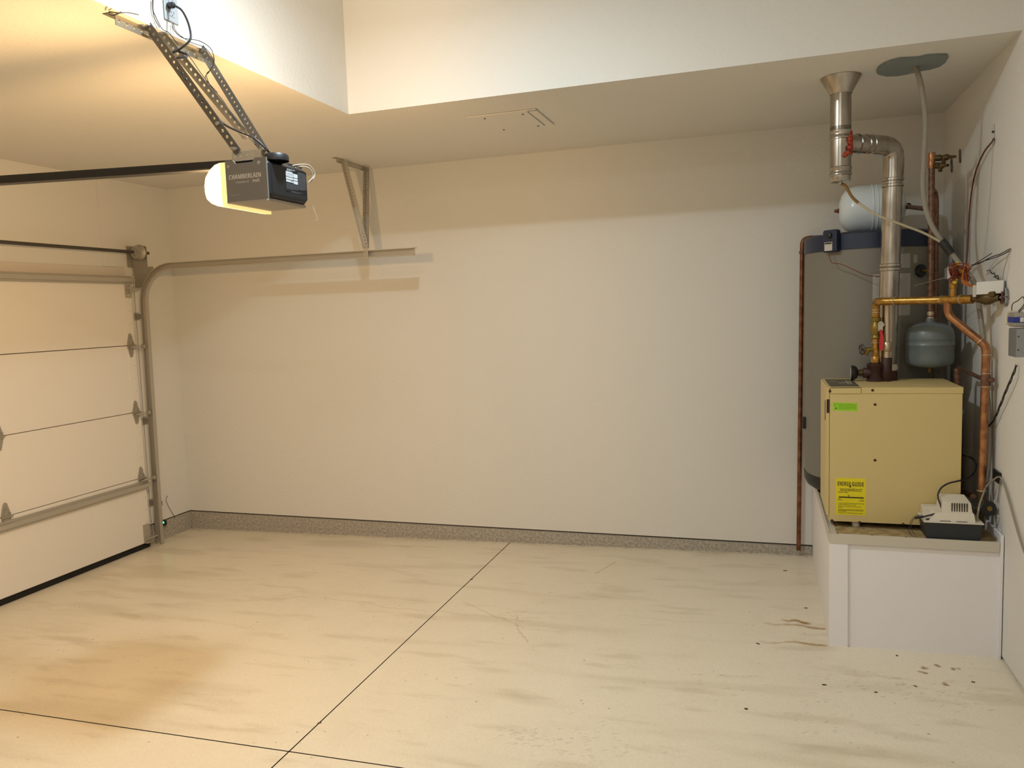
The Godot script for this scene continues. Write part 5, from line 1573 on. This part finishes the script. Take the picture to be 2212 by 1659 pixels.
func build_controls() -> void:
	# zone valve at the end of the header
	var t := thing("zone_valve", Vector3(5.84, 1.80, 1.34), "zone valve with white box head at the wall end of the copper", "valve")
	var a: Vector3 = Vector3(5.765, 1.795, 1.310); var e: Vector3 = Vector3(5.854, 1.798, 1.400)
	var d := (e - a)
	var b := MB.new()
	b.lathe(a, d, [Vector2(0.013, 0), Vector2(0.013, 0.02), Vector2(0.019, 0.024), Vector2(0.019, 0.034), Vector2(0.024, 0.045), Vector2(0.03, 0.06), Vector2(0.03, 0.08), Vector2(0.02, 0.10), Vector2(0.014, d.length())], 18)
	b.box_at(a.lerp(e, 0.55) + Vector3(0, 0.018, 0), Basis(d.normalized(), Vector3.UP, d.normalized().cross(Vector3.UP)), Vector3(0.045, 0.012, 0.025), 0.003)
	obj("valve_body", b, M.brass_dark, t)
	b = MB.new()
	var bc: Vector3 = Vector3(5.823, 1.846, 1.370)
	var ux := Vector3(0.93, 0.03, 0.36).normalized()
	var uz := ux.cross(Vector3.UP).normalized()
	b.box_at(bc, Basis(ux, Vector3.UP, uz), Vector3(0.055, 0.030, 0.024), 0.003)
	obj("actuator_box", b, M.white, t)
	b = MB.new()
	b.box_at(bc - ux * 0.062 + Vector3(0, -0.012, 0), Basis(ux, Vector3.UP, uz), Vector3(0.008, 0.028, 0.022), 0.002)
	obj("terminal_plate", b, M.galv, t)
	b = MB.new()
	wheel(b, Vector3(5.860, 1.798, 1.405), Vector3(1, 0, 0.15), 0.026, 4)
	obj("handwheel", b, M.wire_brown, t)
	b = MB.new()
	wheel(b, Vector3(5.873, 1.801, 1.415), Vector3(1, 0, 0.15), 0.036, 5)
	b.cyl(e, Vector3(5.874, 1.801, 1.415), 0.006, 10)
	obj("handwheel", b, M.grey_box, t)

	# relay box and the tangle of wires
	t = thing("relay_box", Vector3(5.71, 1.90, 1.2), "small grey relay box on the copper stub with its lid open", "control box")
	b = MB.new()
	b.box(Vector3(5.671, 1.895, 1.160), Vector3(5.701, 1.952, 1.230), 0.003)
	obj("box", b, M.box_side, t)
	b = MB.new()
	b.box(Vector3(5.670, 1.897, 1.232), Vector3(5.704, 1.956, 1.236), 0.001)
	obj("cover", b, M.white, t)
	b = MB.new()
	var rng := RandomNumberGenerator.new()
	rng.seed = 19
	var c: Vector3 = Vector3(5.703, 1.922, 1.260)
	for k in 13:
		var p := [Vector3(5.688, 1.910, 1.240)]
		for j in 4:
			p.append(c + Vector3(rng.randf_range(-0.035, 0.055), rng.randf_range(-0.055, 0.05), rng.randf_range(-0.03, 0.04)))
		p.append(Vector3(5.747, 1.906, 1.280))
		b.tube(MB.smooth(p, 5), 0.0022, 6)
	lone("red_wires", b, M.wire_red, "tangle of dark red wires spilling from the relay box", "wires")
	b = MB.new()
	for k in 6:
		var o := Vector3(rng.randf_range(-0.014, 0.014), rng.randf_range(-0.012, 0.012), rng.randf_range(-0.015, 0.015))
		b.tube(MB.smooth([Vector3(5.759, 1.958, 1.270) + o, Vector3(5.742, 1.941, 1.280) + o, Vector3(5.731, 1.906, 1.290) + o * 0.7, Vector3(5.731, 1.879, 1.310) + o, Vector3(5.748, 1.861, 1.330) + o * 0.6, Vector3(5.776, 1.851, 1.345) + o * 0.2]), 0.0022, 6)
	lone("orange_wires", b, M.wire_orange, "loop of orange wires from the tangle to the zone valve", "wires")
	for q in [[Vector3(5.705, 1.963, 1.270), 0.2, "topmost yellow wire nut in the wire tangle"], [Vector3(5.719, 1.933, 1.280), -0.6, "yellow wire nut at the right of the wire tangle"], [Vector3(5.702, 1.882, 1.260), 0.5, "lowest yellow wire nut, below the wire tangle"]]:
		b = MB.new()
		b.lathe(q[0], Vector3(sin(q[1]), cos(q[1]), 0.3), [Vector2(0.006, -0.012), Vector2(0.0085, -0.01), Vector2(0.006, 0.012), Vector2(0, 0.014)], 10)
		lone("wire_nut", b, M.wire_nut, q[2], "wire nut", "yellow wire nuts")
	# probe wire running back to the tank
	b = MB.new()
	b.tube(MB.smooth([Vector3(5.688, 1.909, 1.200), Vector3(5.669, 1.902, 1.150), Vector3(5.639, 1.891, 1.000), Vector3(5.588, 1.874, 0.850)]), 0.0018, 6)
	lone("probe_wire", b, M.galv_dull, "thin pale probe wire from relay box toward the tank sheet", "wire")
	# black pair up to a hole in the wall
	b = MB.new()
	b.tube(MB.smooth([Vector3(5.800, 1.963, 1.103), Vector3(5.820, 1.966, 1.166), Vector3(5.840, 1.988, 1.287), Vector3(5.850, 1.996, 1.400), Vector3(5.860, 2.003, 1.418), Vector3(5.878, 2.016, 1.454)]), 0.0022, 6)
	b.tube(MB.smooth([Vector3(5.800, 1.958, 1.122), Vector3(5.830, 1.975, 1.207), Vector3(5.850, 1.985, 1.325), Vector3(5.865, 1.997, 1.414), Vector3(5.876, 2.008, 1.455)]), 0.0022, 6)
	b.tube(MB.smooth([Vector3(5.810, 1.966, 1.121), Vector3(5.830, 1.985, 1.181), Vector3(5.845, 2.007, 1.281)]), 0.0018, 6)
	lone("thermostat_wires", b, M.wire_black, "black wire pair rising right from the tangle to a wall hole", "wires")
	b = MB.new()
	b.tube(MB.smooth([Vector3(5.878, 2.016, 1.461), Vector3(5.868, 1.970, 1.447), Vector3(5.860, 1.919, 1.426), Vector3(5.865, 1.863, 1.389)]), 0.002, 6)
	lone("cover_wire", b, M.galv_dull, "thin grey wire from the wall hole down behind the zone valve", "wire")
	b = MB.new()
	b.tube(MB.smooth([Vector3(5.868, 1.930, 1.108), Vector3(5.860, 1.930, 1.192), Vector3(5.860, 1.911, 1.235), Vector3(5.860, 1.914, 1.274), Vector3(5.860, 1.896, 1.291), Vector3(5.865, 1.902, 1.302), Vector3(5.866, 1.884, 1.322), Vector3(5.862, 1.891, 1.299), Vector3(5.862, 1.897, 1.251)], 4), 0.0022, 6)
	lone("curled_wire", b, M.wire_black, "curled dark wire ends above the white zone valve box", "wire")
	# brown thermostat cable from a wall plate
	t = thing("wall_cable", Vector3(5.880, 2.570, 1.112), "brown cable curving down from a small white wall hole", "cable")
	b = MB.new()
	b.tube(MB.smooth([Vector3(5.876, 2.559, 1.137), Vector3(5.865, 2.542, 1.159), Vector3(5.860, 2.513, 1.032), Vector3(5.862, 2.447, 0.876), Vector3(5.868, 2.344, 0.762), Vector3(5.870, 2.203, 0.714), Vector3(5.868, 2.056, 0.706), Vector3(5.860, 1.962, 0.710)]), 0.0042, 8)
	obj("cable", b, M.wire_brown, t)
	b = MB.new()
	b.extrude(PackedVector2Array([Vector2(-0.012, -0.04), Vector2(0.012, -0.045), Vector2(0.014, 0.03), Vector2(0.004, 0.05), Vector2(-0.012, 0.035)]), Vector3(5.878, 2.580, 1.127), Vector3.BACK, Vector3.UP, Vector3(-0.003, 0, 0))
	obj("wall_patch", b, M.white, t)
	b = MB.new()
	b.cyl(Vector3(5.876, 2.594, 1.126), Vector3(5.872, 2.591, 1.142), 0.006, 10)
	obj("hole", b, M.ink, t)
	b = MB.new()
	b.tube([Vector3(5.876, 2.560, 1.128), Vector3(5.876, 2.344, 1.106), Vector3(5.876, 2.125, 1.057), Vector3(5.870, 1.957, 1.010)], 0.0012, 5)
	lone("pull_string", b, M.wire_white, "thin pale string hanging from the wall hole", "string")
	# steel junction box with transformer
	t = thing("junction_box", Vector3(5.84, 1.54, 1.8), "grey steel junction box on the right wall at the photo edge", "electrical box")
	var y0 := 1.555; var y1 := 1.672
	b = MB.new()
	b.box(Vector3(5.802, y0, 1.752), Vector3(5.8795, y1, 1.853), 0.002)
	obj("box", b, M.box_side, t)
	b = MB.new()
	b.box(Vector3(5.804, y0 + 0.001, 1.853), Vector3(5.8795, y1 - 0.001, 1.8555), 0.0008)
	var fp := obj("cover", b, M.grey_box, t)
	for k in 3:
		b = MB.new()
		b.lathe(Vector3(5.845, y1 - 0.022 - 0.036 * k, 1.8555), Vector3.BACK, [Vector2(0.0155, 0), Vector2(0.015, 0.001), Vector2(0.0135, 0.001), Vector2(0.013, 0.0002), Vector2(0, 0.0002)], 22)
		obj("knockout", b, M.grey_box, fp)
	b = MB.new()
	for y in [0.030, 0.085]:
		b = MB.new()
		b.cyl(Vector3(5.811, y0 + y, 1.8555), Vector3(5.811, y0 + y, 1.857), 0.003, 8)
		obj("screw_hole", b, M.ink, fp)
	t = thing("transformer", Vector3(5.84, 1.69, 1.70), "blue-labelled transformer on the steel junction box", "transformer")
	b = MB.new()
	b.box(Vector3(5.812, 1.677, 1.70), Vector3(5.868, 1.735, 1.79), 0.004)
	obj("core", b, M.galv_dull, t)
	b = MB.new()
	b.box(Vector3(5.810, 1.694, 1.699), Vector3(5.870, 1.718, 1.792), 0.002)
	obj("blue_label", b, M.blue_print, t)
	b = MB.new()
	b.box(Vector3(5.832, 1.697, 1.7915), Vector3(5.845, 1.716, 1.7928))
	obj("print", b, M.white, t)
	b = MB.new()
	b.box(Vector3(5.806, 1.684, 1.672), Vector3(5.870, 1.742, 1.690), 0.004)
	obj("end_cap", b, M.cream, t)
	b = MB.new()
	b.tube(MB.smooth([Vector3(5.83, 1.74, 1.68), Vector3(5.835, 1.77, 1.67), Vector3(5.85, 1.785, 1.69), Vector3(5.86, 1.80, 1.72), Vector3(5.862, 1.77, 1.73), Vector3(5.85, 1.74, 1.70)], 5), 0.002, 6)
	b.tube(MB.smooth([Vector3(5.84, 1.735, 1.74), Vector3(5.85, 1.752, 1.76), Vector3(5.862, 1.772, 1.79), Vector3(5.865, 1.745, 1.80)], 5), 0.0018, 6)
	obj("leads", b, M.wire_black, t)
	# twisted wires sticking out lower down the wall
	b = MB.new()
	var tw := [Vector3(5.874, 1.503, 1.616), Vector3(5.862, 1.471, 1.625), Vector3(5.860, 1.427, 1.582), Vector3(5.860, 1.379, 1.523), Vector3(5.862, 1.317, 1.448), Vector3(5.864, 1.253, 1.369), Vector3(5.862, 1.207, 1.311), Vector3(5.855, 1.177, 1.261)]
	for k in 3:
		var q := []
		for i in tw.size():
			q.append(tw[i] + Vector3(cos(i * 2.1 + k * 2.1) * 0.004 - 0.004, sin(i * 2.1 + k * 2.1) * 0.004, 0))
		b.tube(MB.smooth(q, 5), 0.0022, 6)
	lone("twisted_wires", b, M.wire_black, "twisted dark wires slanting down the wall below the junction box", "wires")
	# white conduit in the back corner, standing in for a lit strip of wall
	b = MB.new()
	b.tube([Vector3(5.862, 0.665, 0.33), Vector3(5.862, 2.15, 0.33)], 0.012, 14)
	lone("lit_wall_stripe", b, M.tank_white, "pale vertical conduit standing for lit wall in the corner behind the grey expansion tank", "stripe")

func build_hoses() -> void:
	var t := thing("drain_hose", Vector3(5.706, 1.997, 1.080), "clear hose hanging from the grey ceiling patch with black coupling", "hose")
	var b := MB.new()
	b.tube(MB.smooth([Vector3(5.522, 2.930, 1.188), Vector3(5.541, 2.864, 1.200), Vector3(5.565, 2.770, 1.170), Vector3(5.580, 2.654, 1.140), Vector3(5.581, 2.503, 1.110), Vector3(5.582, 2.370, 1.090), Vector3(5.598, 2.256, 1.080), Vector3(5.629, 2.162, 1.080), Vector3(5.676, 2.081, 1.080)]), 0.0125, 14)
	obj("upper_hose", b, M.vinyl, t)
	b = MB.new()
	b.tube([Vector3(5.671, 2.091, 1.080), Vector3(5.716, 2.023, 1.090)], 0.0205, 16)
	obj("coupling", b, M.black, t)
	b = MB.new()
	b.tube(MB.smooth([Vector3(5.708, 2.035, 1.090), Vector3(5.743, 1.980, 1.100), Vector3(5.770, 1.934, 1.120), Vector3(5.801, 1.885, 1.140), Vector3(5.818, 1.807, 1.160), Vector3(5.830, 1.672, 1.190), Vector3(5.840, 1.537, 1.210), Vector3(5.849, 1.380, 1.220), Vector3(5.859, 1.223, 1.240), Vector3(5.861, 1.088, 1.250), Vector3(5.853, 0.978, 1.270), Vector3(5.842, 0.909, 1.290)]), 0.0125, 14)
	b.tube(MB.smooth([Vector3(5.842, 0.913, 1.290), Vector3(5.828, 0.874, 1.320), Vector3(5.801, 0.829, 1.370), Vector3(5.784, 0.779, 1.400), Vector3(5.780, 0.746, 1.410)]), 0.005, 10)
	obj("lower_hose", b, M.vinyl, t)
	t = thing("condensate_tube", Vector3(5.198, 2.440, 1.110), "thin cream tube from the flue tee to the black hose coupling", "tube")
	b = MB.new()
	b.tube(MB.smooth([Vector3(5.197, 2.405, 1.11), Vector3(5.220, 2.391, 1.120), Vector3(5.250, 2.334, 1.130), Vector3(5.280, 2.301, 1.130)]), 0.0075, 10)
	obj("amber_sleeve", b, M.vinyl_amber, t)
	b = MB.new()
	b.tube(MB.smooth([Vector3(5.276, 2.306, 1.130), Vector3(5.326, 2.263, 1.130), Vector3(5.390, 2.222, 1.130), Vector3(5.488, 2.177, 1.120), Vector3(5.586, 2.133, 1.100), Vector3(5.670, 2.081, 1.090)]), 0.0062, 10)
	obj("tube", b, M.vinyl_cream, t)
	# clip and clear tube running down the right wall
	t = thing("wall_tube", Vector3(5.880, 0.954, 1.347), "clear tube from a black wall clip sloping down toward the viewer", "tube")
	b = MB.new()
	b.box(Vector3(5.878, 0.925, 1.293) + Vector3(-0.010, 0, 0), Vector3(5.879, 0.979, 1.401), 0.002)
	obj("clip", b, M.black, t)
	b = MB.new()
	b.tube(MB.smooth([Vector3(5.835, 0.893, 1.320), Vector3(5.850, 0.928, 1.352), Vector3(5.866, 0.961, 1.402), Vector3(5.868, 0.953, 1.463), Vector3(5.868, 0.899, 1.555), Vector3(5.868, 0.820, 1.658), Vector3(5.866, 0.730, 1.804), Vector3(5.862, 0.619, 2.050)]), 0.0046, 10)
	obj("tube", b, M.vinyl, t)
	b = MB.new()
	b.tube(MB.smooth([Vector3(5.870, 0.953, 1.425), Vector3(5.872, 0.893, 1.391), Vector3(5.873, 0.832, 1.369)]), 0.003, 8)
	obj("loop", b, M.vinyl, t)

func build_pump() -> void:
	var t := thing("condensate_pump", Vector3(5.67, 0.663, 1.40), "white condensate pump in a black tray on the platform edge", "pump")
	var b := MB.new()
	var x0 := 5.546; var x1 := 5.795; var z0 := 1.30; var z1 := 1.462; var y0 := 0.663; var y1 := 0.747
	# tapering tray with a lip
	b.hexa([Vector3(x0 + 0.012, y0, z1 - 0.006), Vector3(x1 - 0.012, y0, z1 - 0.006), Vector3(x1 - 0.012, y0, z0 + 0.006), Vector3(x0 + 0.012, y0, z0 + 0.006), Vector3(x0 + 0.002, y1 - 0.004, z1), Vector3(x1 - 0.002, y1 - 0.004, z1), Vector3(x1 - 0.002, y1 - 0.004, z0), Vector3(x0 + 0.002, y1 - 0.004, z0)])
	obj("tray", b, M.pump_black, t)
	b = MB.new()
	b.box(Vector3(x0 - 0.003, y1 - 0.004, z0 - 0.003), Vector3(x1 + 0.003, y1 + 0.002, z1 + 0.004), 0.002)
	obj("rim", b, M.pump_white, t)
	b = MB.new()
	# cover: low plinth, small left block, tapered motor housing
	b.hexa([Vector3(x0 + 0.02, y1, z1 - 0.012), Vector3(x1 - 0.03, y1, z1 - 0.012), Vector3(x1 - 0.03, y1, z0 + 0.01), Vector3(x0 + 0.02, y1, z0 + 0.01), Vector3(x0 + 0.06, y1 + 0.042, z1 - 0.022), Vector3(x1 - 0.036, y1 + 0.042, z1 - 0.022), Vector3(x1 - 0.036, y1 + 0.042, z0 + 0.02), Vector3(x0 + 0.03, y1 + 0.042, z0 + 0.02)])
	b.box(Vector3(x0 + 0.008, y1, z0 + 0.01), Vector3(x0 + 0.09, y1 + 0.05, z0 + 0.075), 0.006)
	obj("base_cover", b, M.pump_white, t)
	b = MB.new()
	var bx := x0 + 0.078; var ex := x1 - 0.038
	b.hexa([Vector3(bx, y1 + 0.03, z1 - 0.026), Vector3(ex, y1 + 0.03, z1 - 0.026), Vector3(ex, y1 + 0.03, z0 + 0.02), Vector3(bx - 0.006, y1 + 0.03, z0 + 0.02), Vector3(bx + 0.004, y1 + 0.094, z1 - 0.032), Vector3(ex - 0.010, y1 + 0.090, z1 - 0.032), Vector3(ex - 0.022, y1 + 0.112, z0 + 0.05), Vector3(bx + 0.002, y1 + 0.112, z0 + 0.05)])
	var mh := obj("motor_cover", b, M.pump_white, t)
	b = MB.new()
	for k in 7:
		var sx := bx + 0.042 + k * 0.0105
		b.box(Vector3(sx, y1 + 0.048, z1 - 0.0305), Vector3(sx + 0.0045, y1 + 0.088, z1 - 0.0268))
	obj("vent_slots", b, M.ink, mh)
	b = MB.new()
	for k in 3:
		b.box_at(Vector3(bx + 0.024 + 0.010 * k, y1 + 0.1035, z0 + 0.07), Basis.IDENTITY.rotated(Vector3.RIGHT, 0.21), Vector3(0.004, 0.0005, 0.008))
	obj("print", b, M.grey_box, mh)
	b = MB.new()
	for q in [[0.068, 0.046], [0.138, 0.046]]:
		b.box(Vector3(x0 + q[0], y1 + 0.0015, z1 - 0.0125), Vector3(x0 + q[0] + q[1], y1 + 0.0045, z1 - 0.0108))
	obj("cover_slots", b, M.ink, t)
	b = MB.new()
	b.box(Vector3(x0 + 0.012, y1 + 0.002, z1 - 0.035), Vector3(x0 + 0.042, y1 + 0.008, z1 - 0.020), 0.002)
	b.cyl(Vector3(x0 + 0.040, y1 + 0.002, z1 - 0.03), Vector3(x0 + 0.040, y1 + 0.018, z1 - 0.03), 0.004, 8)
	obj("latch", b, M.black, t)
	# cord looping up behind the boiler
	var c := thing("pump_cord", Vector3(5.6, 0.78, 1.4), "black cord looping from the pump round the boiler corner", "cord")
	b = MB.new()
	b.tube(MB.smooth([Vector3(5.514, 0.756, 1.430), Vector3(5.542, 0.760, 1.430), Vector3(5.589, 0.774, 1.425), Vector3(5.627, 0.788, 1.420), Vector3(5.626, 0.810, 1.415), Vector3(5.616, 0.844, 1.400), Vector3(5.618, 0.868, 1.385), Vector3(5.635, 0.894, 1.370), Vector3(5.671, 0.911, 1.345), Vector3(5.716, 0.918, 1.320), Vector3(5.757, 0.918, 1.270), Vector3(5.794, 0.924, 1.220), Vector3(5.816, 0.949, 1.200), Vector3(5.819, 0.979, 1.200), Vector3(5.803, 1.006, 1.200), Vector3(5.770, 1.022, 1.200), Vector3(5.750, 1.021, 1.150)]), 0.0042, 8)
	obj("cable", b, M.cord, c)
	b = MB.new()
	b.tube([Vector3(5.510, 0.753, 1.430), Vector3(5.548, 0.762, 1.430)], 0.006, 8)
	obj("strain_relief", b, M.cord, c)
	b = MB.new()
	b.tube(MB.smooth([Vector3(5.542, 0.769, 1.430), Vector3(5.515, 0.770, 1.450), Vector3(5.492, 0.756, 1.468), Vector3(5.479, 0.725, 1.475), Vector3(5.477, 0.705, 1.475), Vector3(5.488, 0.683, 1.475), Vector3(5.498, 0.675, 1.476)]), 0.0013, 6)
	b.tube(MB.smooth([Vector3(5.546, 0.764, 1.430), Vector3(5.515, 0.764, 1.450), Vector3(5.494, 0.747, 1.468), Vector3(5.487, 0.717, 1.475), Vector3(5.496, 0.695, 1.475), Vector3(5.512, 0.673, 1.476)]), 0.0013, 6)
	lone("float_switch_wires", b, M.wire_black, "two thin black wire ends drooping left of the pump", "wires")

func build_debris() -> void:
	var k := 0
	var labs := ["dark chip on the floor near the foot of the copper drain pipe", "curled dark fleck on the floor left of the platform corner", "black sliver on the floor in front of the platform's left end", "small chip on the floor just below the platform front", "thin dark shaving on the floor below the platform middle", "dark shaving on the floor below the platform's right end", "flat chip on the floor in front of the platform centre", "round dark crumb on the floor, lower right foreground", "brown speck on the floor beside the platform's left side", "dark clump caught in the floor joint by the back wall", "dark clump in the floor joint near the crossing"]
	for q in [[Vector3(4.943, 0.090, 0.352), 0.018, 0.005, 0.3], [Vector3(4.786, 0.088, 1.515), 0.014, 0.004, -0.5], [Vector3(5.074, 0.093, 1.904), 0.014, 0.005, 0.05], [Vector3(5.426, 0.099, 1.527), 0.008, 0.005, -0.8], [Vector3(5.456, 0.099, 1.836), 0.013, 0.003, -0.7], [Vector3(5.701, 0.104, 1.744), 0.012, 0.004, -0.3], [Vector3(5.284, 0.096, 1.929), 0.011, 0.005, 0.1], [Vector3(4.744, 0.087, 2.195), 0.010, 0.008, 0.0], [Vector3(5.039, 0.092, 0.981), 0.012, 0.005, 0.0], [Vector3(2.970, 0.054, 0.850), 0.022, 0.009, 1.2], [Vector3(2.969, 0.054, 2.706), 0.016, 0.008, 1.0]]:
		var b := MB.new()
		var poly := PackedVector2Array()
		for i in 9:
			var a := TAU * i / 9
			var r := 1.0 + 0.3 * sin(i * 2.7 + k)
			poly.append(Vector2(cos(a) * q[1] * r * 0.65, sin(a) * q[2] * r * 0.65))
		var ex := Vector3(cos(q[3]), 0.0, -sin(q[3])); var ez := Vector3(sin(q[3]), 0.0, cos(q[3]))
		b.extrude(poly, q[0] - Vector3(0, 0.0035, 0), ex, ez, Vector3(0, 0.004, 0))
		lone("floor_debris", b, M.grit, labs[k], "debris", "dark flecks on the garage floor")
		k += 1
